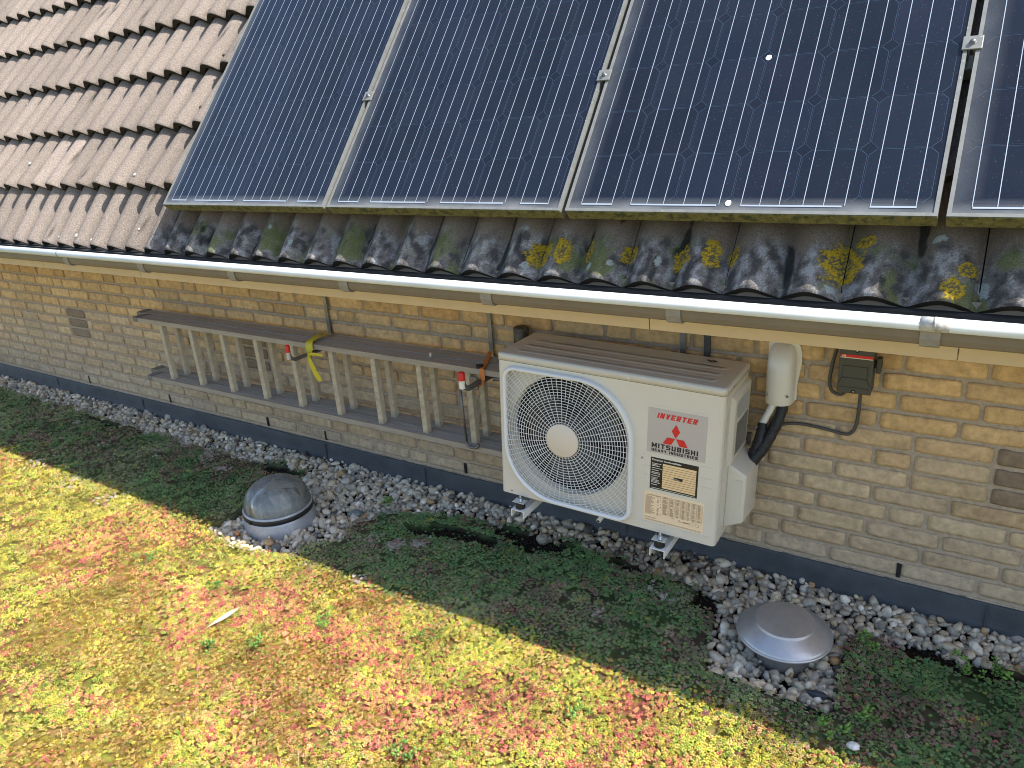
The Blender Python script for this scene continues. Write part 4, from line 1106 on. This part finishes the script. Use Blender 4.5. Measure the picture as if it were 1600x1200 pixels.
for x_ in (.6215,.645,.666,.684,.702,.720,.736,.7545): b.box((x_,y0_,.074),(x_+.0004,y1_,.138))
z_ = .138
while z_ > .073:
    b.box((.6215,y0_,z_),(.7545,y1_,z_+.0003)); 
    for x_,wm in ((.624,.016),(.648,.012),(.669,.010),(.688,.010),(.706,.008),(.723,.009),(.740,.011)):
        if rd.random() < .85: b.box((x_,y0_,z_-.0022),(x_+wm*rd.uniform(.5,1),y1_,z_-.0012))
    z_ -= .0034
def tri_out(x,z,r):
    for i in range(3):
        a0 = PI/2+i*2*PI/3; a1 = a0+2*PI/3; p0 = Vector((x+r*math.cos(a0),0,z+r*math.sin(a0))); p1 = Vector((x+r*math.cos(a1),0,z+r*math.sin(a1)))
        b.tube([(p0.x,-.0012,p0.z),(p1.x,-.0012,p1.z)],.0004,4)
tri_out(.681,.0615,.0055); text_mb(b,'!',.6804,.0600,.004,.0010,y=-.0013)
text_mb(b,'CE',.654,.0645,.0050,.009,y=-.0013,bold=.01)
for x_ in (.716,.734): 
    for (a_,c_) in (((x_,.0565),(x_+.012,.0570)),((x_,.0655),(x_+.012,.0660)),((x_,.0565),(x_+.0005,.0660)),((x_+.0115,.0565),(x_+.012,.0660))): b.box((a_[0],y0_,a_[1]),(c_[0],y1_,c_[1]))
for z_ in (.0515,.0485,.0425,.0400):
    x_ = .563
    while x_ < (.60 if z_ > .045 else .755):
        w2 = rd.uniform(.0015,.005); b.box((x_,y0_,z_-.0005),(x_+w2,y1_,z_+.0005)); x_ += w2+.0009
x_ = .692
while x_ < .712: w2=rd.uniform(.001,.003); b.box((x_,y0_,.059),(x_+w2,y1_,.063)); x_ += w2+.0006
b.build('plate_print', M['label_ink'], l3)
# screws on the front
for x_,z_ in ((.044,.012),(.487,.012),(.545,.262)):
    b = MB(); b.lathe([(0,.0022),(.0022,.002),(.0034,.0008),(.0036,0)],(0,0,0),12,Matrix.Translation((x_,0,z_)) @ Matrix.Rotation(PI/2,4,'X')); b.build('screw', M['steel'], ac)
for x_ in (.49,): 
    b = MB(); b.lathe([(0,.0022),(.0022,.002),(.0038,.0008),(.004,0)],(0,0,0),12,Matrix.Translation((x_,-.0025,ZL+.011)) @ Matrix.Rotation(PI/2,4,'X')); b.build('screw', M['white_steel'], ac)
for y_ in (.072,.235):
    b = MB(); b.lathe([(0,.0018),(.0025,.0016),(.004,0)],(0,0,0),12,Matrix.Translation((W_+.0025,y_,ZL+.011)) @ Matrix.Rotation(PI/2,4,'Y')); b.build('screw', M['hook'], ac)
# right side: service cover
sc_ = MB(); sc_.smooth = False
bm = bmesh.new()
pts = [(.10,.028),(.10,.243),(.262,.243),(.262,.010),(.16,.010)]
def hexa(bm, base, top, x0, x1):
    A = [bm.verts.new((x0,y,z)) for y,z in base]; B = [bm.verts.new((x1,y,z)) for y,z in top]
    n = len(A)
    for k in range(n): bm.faces.new((A[k],A[(k+1) % n],B[(k+1) % n],B[k]))
    bm.faces.new(A[::-1]); bm.faces.new(B)
hexa(bm,[(.088,.026),(.088,.262),(.266,.262),(.266,.004)],[(.098,.052),(.098,.222),(.262,.222),(.262,.030)],W_-.001,W_+.060)
bmesh.ops.bevel(bm, geom=bm.edges[:], offset=.006, segments=3, profile=.5, affect='EDGES'); sc_.smooth = True; sc_.add_bm(bm)
cov = sc_.build('service_cover', M['ac'], ac)
b = MB(); ra = [(W_+.014,.215),(W_+.047,.205),(W_+.049,.108),(W_+.014,.100)]
b.box((W_+.0135,.0905,.104),(W_+.046,.0945,.206)); 
b.build('knockout_panel', mat('ac_cover_inset',(.66,.63,.53),.45), cov)
# upper handle recess panel
b = MB(); bm = bmesh.new(); hexa(bm,[(.062,.255),(.062,.500),(.262,.500),(.262,.255)],[(.078,.265),(.078,.480),(.256,.490),(.256,.265)],W_-.001,W_+.013)
bmesh.ops.bevel(bm, geom=bm.edges[:], offset=.004, segments=3, profile=.5, affect='EDGES'); b.smooth = True; b.add_bm(bm); hp = b.build('handle_panel', M['ac'], ac)
b = MB(); b.smooth = True
rg = []
for k,(ins,xx) in enumerate(((0,W_+.0138),(.004,W_+.0142),(.008,W_+.0132))):
    rg.append([b.vert((xx,.165+(y-.165),z)) for y,z in rrect(.098+ins,.240-ins,.410+ins,.468-ins,.024-ins*.5,6)])
for A,B in zip(rg,rg[1:]):
    for k in range(len(A)): b.face((A[k],A[(k+1) % len(A)],B[(k+1) % len(A)],B[k]))
b.face(rg[-1]); b.build('grip_recess', mat('ac_recess',(.42,.43,.43),.5), hp)
b = MB(); b.box((W_+.0125,.105,.285),(W_+.0142,.235,.395)); b.build('wiring_label', mat('wiring_label',(.36,.37,.37),.3,metal=.4,var=.35,vscale=60), hp)
b = MB(); b.box((W_-.0002,.012,.02),(W_+.0012,.0135,.50)); b.box((W_-.0002,.03,.004),(W_+.0012,.031,.50)); b.build('side_seam', M['ac_lid'], ac)
# side seam louvre shadow at the foot
# drain stub
b = MB(); b.tube([(.392,.14,-.004),(.384,.07,-.030),(.378,.035,-.043)],[.0085,.0085,.0085],14); dr = b.build('drain_stub', M['white_plastic'], ac)
b = MB(); b.tube([(.3779,.0345,-.0432),(.3783,.037,-.0424)],.0058,12); b.build('stub_hole', M['dark_in'], dr)

# ------------------------------------------------------------------ wall bracket with rubber mounts
br = empty('wall_bracket',(0,0,0),'white steel wall bracket carrying the outdoor unit, two arms with black rubber mounts','bracket'); br.matrix_world = AM
DW = .356
for x0 in (.066,.600):
    b = MB(); w2 = .052; t = .003
    y0,y1 = -.046,DW; zt,zb = -.036,-.066
    b.box((x0,y0,zt-t),(x0+w2,y1,zt)); b.box((x0,y0,zb),(x0+t,y1,zt-t)); b.box((x0+w2-t,y0,zb),(x0+w2,y1,zt-t))
    arm = b.build('arm', M['white_steel'], br)
    for yy_ in (-.022,.235):
        b = MB(); cxx = x0+w2/2
        b.lathe([(0,-.0355),(.0175,-.0355),(.0190,-.031),(.0175,-.023),(.0190,-.014),(.0175,-.0105),(0,-.0105)],(cxx,yy_,0),24); mt = b.build('rubber_mount', M['rubber'], arm)
        b = MB(); b.bbox((cxx-.024,yy_-.018,-.0100),(cxx+.024,yy_+.03,-.0070),.0012); b.build('foot_plate', M['zinc'], mt)
        if yy_ < 0:
            b = MB(); b.lathe([(0,.013),(.0035,.013),(.004,.002),(.0075,.002),(.0075,-.005),(.010,-.0055),(.010,-.0069)],(cxx,yy_,0),6); b.build('bolt', M['zinc'], mt)
for x0 in (.072,.606): 
    b = MB(); b.box((x0,DW-.003,-.062),(x0+.04,DW+.004,.30)); b.build('upright', M['white_steel'], br)
b = MB(); b.box((.03,DW-.035,.232),(.812,DW+.0,.272)); b.build('cross_rail', M['steel'], br)
b = MB(); b.lathe([(0,.002),(.006,.0018),(.007,0)],(0,0,0),16,Matrix.Translation((.795,DW-.035,.252)) @ Matrix.Rotation(PI/2,4,'X')); b.build('bolt_hole', M['dark_in'], br)

# ------------------------------------------------------------------ ladder
lad = empty('ladder',(-1.95,-.14,.40),'weathered aluminium two-section ladder hung sideways on the brick wall left of the outdoor unit','ladder')
def lp(o): o.location = -Vector(lad.location); return o
LX1 = -.735
def stile_prof(y0,y1,z0,z1,upper):
    g = []; n = 7
    # grooved channel section: outer faces ribbed lengthwise
    lipz = .005
    P = [(y0,z0),(y1,z0),(y1,z1)]
    for k in range(n,0,-1):
        a = y0+(y1-y0)*k/n; bq = y0+(y1-y0)*(k-.5)/n
        P += [(a-.0006,z1-.0014),(bq,z1-.0014),(bq-.0006,z1)]
    P.append((y0,z1)); return P
for (y0,y1,xl,nm) in ((-.214,-.146,-3.13,0),(-.136,-.068,-3.215,1)):
    for (z0,z1) in ((.720,.743),(.384,.408)):
        b = MB(); b.prism(stile_prof(y0,y1,z0,z1,True),'x',xl,LX1 if not nm else LX1+.01)
        st = lp(b.build('stile', M['alu_dirty'], lad)); st.location = -Vector(lad.location)
        c = MB(); c.bbox((xl-.014,y0-.002,z0-.002),(xl+.03,y1+.002,z1+.003),.004,2); 
        c.box((xl-.0145,y0+.02,z0+.004),(xl-.012,y0+.03,z1-.004)); c.build('end_cap', mat('end_cap_grey',(.20,.19,.175),.7,var=.3,vscale=50), st)
def rung_prof(w=.027,d=.030):
    P = []; n = 5
    for k in range(n):
        a = -w/2+w*k/n; P += [(a,-d/2+.0035 if k in (0,) else -d/2),(a+w/n*.55,-d/2),(a+w/n*.62,-d/2+.0022),(a+w/n*.95,-d/2+.0022)]
    P += [(w/2,-d/2+.003),(w/2,d/2-.003),(w/2-.003,d/2),(-w/2+.003,d/2),(-w/2,d/2-.003)]
    return P
rg0 = None; 
for sec,(yc,dx) in enumerate(((-.182,.0),(-.104,.004))):
    for k in range(0,9):
        x_ = -2.9417+.2496*k+dx+.004
        if rg0 is None:
            b = MB(); b.prism(rung_prof(),'z',.4075,.7205); rg0 = b.build('rung', M['rung'], lad); ob = rg0
        else: ob = rg0.copy(); COL.objects.link(ob)
        ob.location = Vector((x_,yc,0))-Vector(lad.location)
b = MB(); b.tube([(-1.135,-.172,.743),(-1.135,-.172,.765)],.006,10); lp(b.build('stop_peg', M['rung'], lad))
# catch rod at the ninth rung
b = MB(); b.tube([(-.962,-.222,.66),(-.958,-.224,.55),(-.952,-.226,.43)],.0048,8)
b.tube([(-.925+.030*math.cos(a),-.226,.425+.020*math.sin(a)) for a in np.linspace(PI,2*PI,12)],.006,8)
lp(b.build('catch_rod', M['hook'], lad))

# hanging bars, hooks, ribbon, strap
HK = [(-1.868,'left'),(-.945,'right')]
for n_,(x_,nm) in enumerate(HK):
    h = empty('wall_hook',(x_,-.01,.90), ['red-tipped steel wall hook holding the ladder middle, tied with yellow ribbon','red-tipped steel wall hook at the ladder end, next to the orange strap'][n_],'hook','hooks holding the ladder')
    def hp_(o): o.location = -Vector(h.location); return o
    b = MB(); b.bbox((x_-.010,-.0145,.665),(x_+.010,-.0085,1.028),.0012); hp_(b.build('hanger_bar', M['steel'], h))
    hx_ = x_+.075 if n_ == 0 else x_+.085
    ye = -.318
    pts = [(hx_,-.012,.690),(hx_,-.10,.694),(hx_,-.22,.698),(hx_-.0,ye+.015,.698),(hx_-.004,ye,.706),(hx_-.008,ye-.006,.722),(hx_-.010,ye-.008,.757)]
    b = MB(); b.tube(pts,.0085 if n_ == 0 else .011,10); hk = hp_(b.build('hook_arm', M['hook'], h))
    b = MB(); b.box((x_-.005,-.0165,.680),(hx_+.01,-.0125,.702)); hp_(b.build('arm_plate', M['hook'], h))
    tp_ = Vector(pts[-1]); b = MB(); r_ = .0108 if n_ == 0 else .0135
    b.lathe([(r_,-.020),(r_,.006),(r_*.8,.012),(0,.015)],tuple(tp_),16); hp_(b.build('red_tip', M['red'], h))
    b = MB(); b.lathe([(r_*.93,-.052),(r_*.93,-.020)],tuple(tp_),16); hp_(b.build('tip_sleeve', M['white_plastic'] if n_ else M['label_grey'], h))
    if n_ == 1:
        b = MB(); b.lathe([(0,.030),(.015,.030),(.016,.026),(.015,.022),(.006,.020)],(hx_-.015,-.20,.745-.02),16); hp_(b.build('wing_nut', M['rubber'], h))
        b = MB(); b.bbox((hx_-.045,-.236,.664),(hx_-.005,-.226,.716),.004); hp_(b.build('clamp_plate', M['hook'], h)); b = MB(); b.tube([(hx_+.05,-.205,.708),(hx_+.09,-.195,.710)],.009,10); hp_(b.build('pivot_pin', M['hook'], h))
# yellow ribbon round the upper stiles
yr = empty('yellow_ribbon',(-1.80,-.2,.74),'yellow ribbon knotted round the top rail of the ladder with its tail hanging down','ribbon')
def ribbon(mb, pts, w0, wdir=Vector((1,0,0)), tw=None):
    prev = None; mb.smooth = True
    for i,p in enumerate(pts):
        p = Vector(p); ww = w0[i] if hasattr(w0,'__len__') else w0
        d_ = wdir if tw is None else (Matrix.Rotation(tw[i],3,'Z') @ wdir)
        cur = [mb.vert(p-d_*ww/2),mb.vert(p+Vector((0,-.002,.001))),mb.vert(p+d_*ww/2)]
        if prev: mb.face((prev[0],prev[1],cur[1],cur[0])); mb.face((prev[1],prev[2],cur[2],cur[1]))
        prev = cur
for i in range(3):
    dx = .012*i; b = MB()
    ribbon(b,[(-1.86+.04*i,-.070,.746),(-1.842+.028*i,-.11,.7500+.002*i),(-1.822+.018*i,-.16,.7520+.002*i),(-1.806+dx,-.205,.7500+.002*i),(-1.800+dx,-.219,.744),(-1.797+dx,-.222,.725),(-1.795+dx*.6,-.2225,.706),(-1.79,-.226,.692)],[.014,.016,.017,.02,.022,.022,.018,.012])
    o = b.build('wrap', M['yellow'], yr); o.location = -Vector(yr.location)
b = MB(); bm = bmesh.new(); bmesh.ops.create_icosphere(bm,subdivisions=3,radius=1)
for v in bm.verts:
    n = 1+.35*mnoise.noise(v.co*1.7); v.co = Vector((v.co.x*.016*n-1.786,v.co.y*.009*n-.231,v.co.z*.013*n+.697))
b.smooth = True; b.add_bm(bm); o = b.build('knot', M['yellow'], yr); o.location = -Vector(yr.location)
b = MB(); ribbon(b,[(-1.783,-.236,.697),(-1.775,-.242,.690),(-1.768,-.243,.665),(-1.760,-.238,.630),(-1.750,-.232,.597),(-1.742,-.228,.575)],[.012,.017,.024,.027,.026,.020],tw=[0,.1,.3,.2,.4,.5]); ribbon(b,[(-1.783,-.236,.700),(-1.765,-.240,.706),(-1.735,-.232,.705),(-1.705,-.225,.700)],[.01,.014,.014,.010],Vector((0,0,1)))
o = b.build('tail', M['yellow'], yr); o.location = -Vector(yr.location)
os_ = empty('orange_strap',(-.87,-.2,.74),'orange lashing strap over the top rail of the ladder at the right hook','strap')
b = MB(); ribbon(b,[(-.940,-.03,.748),(-.915,-.075,.7485),(-.885,-.14,.7490),(-.862,-.19,.7495),(-.855,-.2165,.7475)],.020,Vector((.8,.3,0)))
ribbon(b,[(-.855,-.2165,.7475),(-.853,-.2185,.735),(-.852,-.220,.712),(-.850,-.232,.694),(-.848,-.262,.6905)],[.022,.024,.024,.022,.02])
o = b.build('webbing', M['orange'], os_); o.location = -Vector(os_.location)

# black wall fitting behind the unit, left
b = MB(); b.lathe([(0,.875),(.024,.874),(.030,.868),(.031,.80),(.027,.78),(.0,.78)],(-.775,-.045,0),28)
o = b.build('black_cable_cap', mat('black_cap',(.02,.018,.016),.5,var=.5,vscale=60,col2=(.10,.085,.06)), None); tag(o,'small black round cap on the wall behind the left end of the outdoor unit','pipe cap')
# support bar above the unit
b = MB(); b.bbox((-.145,-.016,.80),(-.125,-.008,1.028),.0012); o = b.build('steel_bar', M['steel']); tag(o,'grey steel bar coming down from the eaves behind the outdoor unit','bar')
b = MB(); b.bbox((-.062,-.012,.80),(-.040,-.003,1.028),.0012); o = b.build('flat_bar', M['cable']); tag(o,'dark flat bar on the wall behind the right end of the outdoor unit','bar')

# ------------------------------------------------------------------ pipe cover, lines, isolator
pc = empty('pipe_cover',(.2,-.03,.71),'cream plastic pipe entry hood on the wall between the outdoor unit and the switch box','pipe cover')
def pp(o): o.location = -Vector(pc.location); return o
b = MB(); b.smooth = True; rings = []
zs_ = [.708,.712,.745,.78,.815,.842,.866,.884,.897,.903]; ds_ = [.068,.070,.070,.069,.066,.060,.050,.037,.020,.006]; ws_ = [.044,.0445,.0445,.0445,.0445,.044,.0425,.039,.032,.022]
for z_,d_,w2 in zip(zs_,ds_,ws_):
    ring = []
    for k in range(21):
        a = PI*k/20; cx_ = .200; ring.append(b.vert((cx_-w2*math.cos(a), -.004-d_*(math.sin(a)**.55), z_)))
    rings.append(ring)
for A,B in zip(rings,rings[1:]):
    for k in range(20): b.face((A[k],A[k+1],B[k+1],B[k]))
b.smooth = False; b.face(rings[-1])
hd = pp(b.build('hood', M['white_plastic'], pc))
b = MB(); P = [(.152,.712),(.249,.712),(.249,.765),(.254,.80),(.259,.84),(.258,.875),(.250,.900),(.235,.915),(.172,.915),(.154,.900)]
b.prism(P,'y',-.008,-.001); pp(b.build('back_plate', M['white_plastic'], pc))
for x_,y_,z_ in ((.166,-.052,.742),(.234,-.056,.745)):
    s_ = MB(); s_.lathe([(0,.001),(.004,.001),(.005,0)],(0,0,0),12,Matrix.Translation((x_,y_-.0135,z_)) @ Matrix.Rotation(PI/2,4,'X')); pp(s_.build('screw', M['steel'], pc))
b = MB(); pts = []; rr2 = []
for k in range(61):
    t = k/60; pts.append((.200-.048*t,-.054-.024*t,.735-.118*t)); rr2.append(.0118+(.0014 if k % 2 else -.0010))
b.tube(pts,rr2,16); o = b.build('corrugated_conduit', M['white_plastic']); tag(o,'short white corrugated conduit running down out of the pipe hood','conduit')
def spath(P, n=8):
    P = [Vector(p) for p in P]; out = []
    for i in range(len(P)-1):
        p0 = P[max(i-1,0)]; p1 = P[i]; p2 = P[i+1]; p3 = P[min(i+2,len(P)-1)]
        for k in range(n):
            t = k/n; out.append(.5*((2*p1)+(p2-p0)*t+(2*p0-5*p1+4*p2-p3)*t*t+(-p0+3*p1-3*p2+p3)*t**3))
    out.append(P[-1]); return out
b = MB()
for P_,r0_,r1_ in (([(.222,-.045,.74),(.218,-.050,.70),(.208,-.062,.655),(.192,-.078,.61),(.172,-.095,.565),(.148,-.112,.525),(.12,-.125,.49),(.095,-.13,.47)],.0155,.0245),([(.163,-.072,.642),(.162,-.078,.625),(.160,-.088,.595),(.152,-.100,.555),(.140,-.108,.52)],.0155,.0205)):
    PP = spath(P_); nP = len(PP); b.tube(PP,[r0_+(r1_-r0_)*i/nP+(.0016 if (i % 5) == 0 else 0)+.0014*mnoise.noise(Vector((i*.9,r0_*99,0))) for i in range(nP)],16)
bm_v = b.v
for i_,v_ in enumerate(bm_v):
    q_ = Vector(v_); n_v = mnoise.noise(q_*90)*.0016; bm_v[i_] = (q_.x+n_v,q_.y-n_v,q_.z)
o = b.build('pipe_bundle', M['tape']); tag(o,'black taped bundle of refrigerant pipes from the pipe hood down to the outdoor unit','pipe')
def smooth_path(P, n=8):
    P = [Vector(p) for p in P]; out = []
    for i in range(len(P)-1):
        p0 = P[max(i-1,0)]; p1 = P[i]; p2 = P[i+1]; p3 = P[min(i+2,len(P)-1)]
        for k in range(n):
            t = k/n; out.append(.5*((2*p1)+(p2-p0)*t+(2*p0-5*p1+4*p2-p3)*t*t+(-p0+3*p1-3*p2+p3)*t**3))
    out.append(P[-1]); return out
b = MB(); b.tube(smooth_path([(.160,-.06,.592),(.180,-.04,.608),(.211,-.022,.624),(.258,-.014,.633),(.308,-.013,.632),(.367,-.013,.626),(.402,-.013,.621),(.424,-.013,.629),(.435,-.013,.655),(.439,-.016,.695),(.4405,-.022,.74),(.441,-.03,.79)]),.0054,10)
o = b.build('supply_cable', M['cable']); tag(o,'dark grey cable looping along the bricks from the pipe bundle up to the switch box','cable')
b = MB(); b.tube(smooth_path([(.366,-.020,1.02),(.364,-.020,.93),(.353,-.020,.86),(.348,-.020,.80),(.356,-.020,.768),(.376,-.020,.757),(.393,-.024,.765),(.398,-.03,.79)]),.0054,10)
o = b.build('feed_cable', M['cable']); tag(o,'dark grey cable coming down from the eaves and hooking up into the switch box','cable')

ib = empty('isolator_switch',(.425,-.03,.79),'dark grey square electrical switch box with a red stripe under the eaves','switch box')
def ip(o): o.location = -Vector(ib.location); return o
IX0,IX1,IZ0,IZ1 = .379,.473,.785,.935
b = MB(); b.bbox((IX0,-.052,IZ0),(IX1,-.001,IZ1),.003); ip(b.build('housing', M['box_grey'], ib))
b = MB(); b.bbox((IX0-.001,-.070,IZ0-.001),(IX1+.001,-.0525,IZ1+.001),.003,3)
cv = ip(b.build('cover', M['box_grey'], ib))
b = MB()
for (a0,a1,c0,c1) in ((IX0+.010,IZ0+.048,IX1-.012,IZ0+.0505),(IX0+.010,IZ0+.086,IX1-.012,IZ0+.0885),(IX0+.004,IZ0+.018,IX1-.004,IZ0+.0195),(IX0+.010,IZ0+.05,IX0+.012,IZ0+.088),(IX1-.014,IZ0+.05,IX1-.012,IZ0+.088)):
    b.box((a0,-.0708,a1),(c0,-.0700,c1))
for sx,xx in ((1,IX0+.011),(-1,IX1-.013)):
    b.tube([(xx,-.0703,IZ0+.048),(xx-sx*.009,-.0703,IZ0+.030)],.0009,4)
b.build('cover_grooves', M['box_dark'], cv)
b = MB(); b.box((IX0+.002,-.0712,.8998),(IX1-.002,-.0702,.9082)); st = b.build('red_stripe', M['label_red'], cv)
b = MB(); b.box((IX0+.002,-.0716,.8975),(IX1-.002,-.0702,.8996)); text_mb(b,'ABB',IX0+.006,.9012,.0058,.012,y=-.0717,bold=.03); b.build('stripe_lettering', M['label_white'], cv)
for z_ in (.922,.791):
    b = MB(); b.lathe([(0,.0006),(.0062,.0006),(.0064,0)],(0,0,0),20,Matrix.Translation((.426,-.0702,z_)) @ Matrix.Rotation(PI/2,4,'X')); s2 = b.build('screw_recess', M['box_dark'], cv)
    b = MB(); b.box((.4235,-.0722,z_-.0008),(.4285,-.0708,z_+.0008)); b.box((.4252,-.0722,z_-.0025),(.4268,-.0708,z_+.0025)); b.build('screw_cross', M['zinc'], s2)
b = MB(); b.lathe([(0,.0),(.012,0),(.012,.010),(.009,.012),(.009,.020),(0,.020)],(0,0,0),20,Matrix.Translation((IX1+.001,-.036,.875)) @ Matrix.Rotation(PI/2,4,'Y'))
b.bbox((IX1+.006,-.050,.850),(IX1+.020,-.022,.897),.002); ip(b.build('rotary_knob', mat('knob_dark',(.045,.045,.042),.45), ib))
for x_ in (.3985,.441):
    b = MB(); b.lathe([(.0085,-.010),(.0095,-.008),(.0095,.001),(0,.001)],(x_,-.03,IZ0),16); ip(b.build('cable_gland', M['white_plastic'], ib))
b = MB(); b.box((IX0+.006,-.048,IZ0-.0025),(IX1-.006,-.012,IZ0+.0005)); ip(b.build('gasket', M['label_white'], ib))

# ------------------------------------------------------------------ domed light tube
sk_ = empty('skylight_dome',(-1.82,-.52,0),'clear acrylic dome of a light tube standing in pebbles','skylight')
b = MB(); b.lathe([(.160,-.02),(.158,.004),(.154,.030),(.150,.045),(.148,.060),(.140,.060)],(0,0,0),64); b.build('base_ring', M['ring'], sk_)
b = MB(); b.lathe([(.149,.056),(.1535,.058),(.1535,.078),(.149,.081),(.140,.081),(.140,.060)],(0,0,0),64)
b.box((-.006,-.160,.062),(.006,-.150,.074)); b.build('black_band', M['rubber'], sk_)
b = MB(); b.lathe([(.1515,.0785),(.1525,.083),(.1500,.0875),(.1455,.088)],(0,0,0),64); b.build('rim', M['ring'], sk_)
b = MB(); prof = []; 
for a in np.linspace(0,PI/2,20): prof.append((max(.1455*math.cos(a)**.80,0.0),.086+.122*math.sin(a)**.95))
prof2 = [(max(r-.003,0),.086+(z-.086)*.974) for r,z in prof[::-1]]
b.lathe(prof+prof2,(0,0,0),64); b.build('dome', M['acrylic'], sk_)
b = MB(); b.lathe([(.136,.080),(.134,.05),(.132,-.02),(0,-.02)],(0,0,0),48); b.build('light_shaft', mat('shaft_silver',(.32,.34,.35),.35,metal=.6,var=.3,vscale=10), sk_)
b = MB(); b.lathe([(.134,.070),(.112,.072),(.110,.078),(.06,.086),(0,.088)],(0,0,0),48); b.build('diffuser', mat('diffuser_grey',(.42,.44,.43),.8,var=.3,vscale=10), sk_)

# ------------------------------------------------------------------ round metal roof vent
vt = empty('roof_vent',(.335,-.375,0),'round mushroom-shaped metal roof vent standing in a bed of pebbles','vent')
b = MB(); b.lathe([(.086,-.02),(.084,.01),(.080,.02),(.078,.09),(.074,.115),(0,.115)],(0,0,0),56); b.build('neck', M['vent_neck'], vt)
b = MB(); b.lathe([(.0,.078),(.136,.078),(.1400,.0785),(.1430,.0810),(.1432,.0850),(.1405,.0875),(.1378,.0880),(.1370,.0890),(.1365,.0915),(.1350,.0935),(.1200,.1045),(.1050,.1145),(.0930,.1215),(.0915,.1225),(.0912,.1230),(.0905,.1275),(.0890,.1295),(.0860,.1300),(.0700,.1325),(.0450,.1355),(.0200,.1370),(0,.1375)],(0,0,0),72)
b.build('cap', M['vent'], vt)
# black edging around the vent's pebble bed
b = MB()
def strip(mb,p,q,h=.022,t=.004):
    p = Vector((*p,0)); q = Vector((*q,0)); d_ = (q-p).normalized(); n2 = Vector((-d_.y,d_.x,0))*t/2
    i = [mb.vert(v_) for v_ in (p-n2+Vector((0,0,-.03)),q-n2+Vector((0,0,-.03)),q+n2+Vector((0,0,-.03)),p+n2+Vector((0,0,-.03)),p-n2+Vector((0,0,h)),q-n2+Vector((0,0,h)),q+n2+Vector((0,0,h)),p+n2+Vector((0,0,h)))]
    for f in ((0,3,2,1),(4,5,6,7),(0,1,5,4),(1,2,6,5),(2,3,7,6),(3,0,4,7)): mb.face([i[k] for k in f])
strip(b,(.125,-.574),(.527,-.588),.016); strip(b,(.523,-.586),(.517,-.25),.016); strip(b,(.125,-.572),(.10,-.36),.012)
o = b.build('edging', M['rubber']); tag(o,'thin black edging round the pebble bed of the metal vent','edging')

# feather on the sedum
ft = MB(); fz = .036; c0 = Vector((-1.428,-1.185,fz)); c1 = Vector((-1.408,-1.095,fz+.010)); ax = (c1-c0).normalized(); sd = Vector((ax.y,-ax.x,.15)).normalized()
N2 = 22
ft.tube([c0-ax*.012,c0,(c0+c1)/2+Vector((0,0,.002)),c1],[.0009,.0009,.0007,.0003],6)
for i in range(N2):
    t = i/(N2-1); p = c0+(c1-c0)*t; wd_ = .017*math.sin(PI*min(1,t*.8+.12))*(1 if i % 5 else .7)
    for sg in (-1,1):
        tip = p+sd*sg*wd_+ax*.020; ft.face([ft.vert(p-ax*.0024+Vector((0,0,.001))),ft.vert(p+ax*.0024+Vector((0,0,.001))),ft.vert(tip+ax*.001),ft.vert(tip-ax*.001)])
o = ft.build('feather', M['feather'], recalc=False); tag(o,'small white feather lying on the sunlit sedum','feather')
bpy.context.view_layer.update()
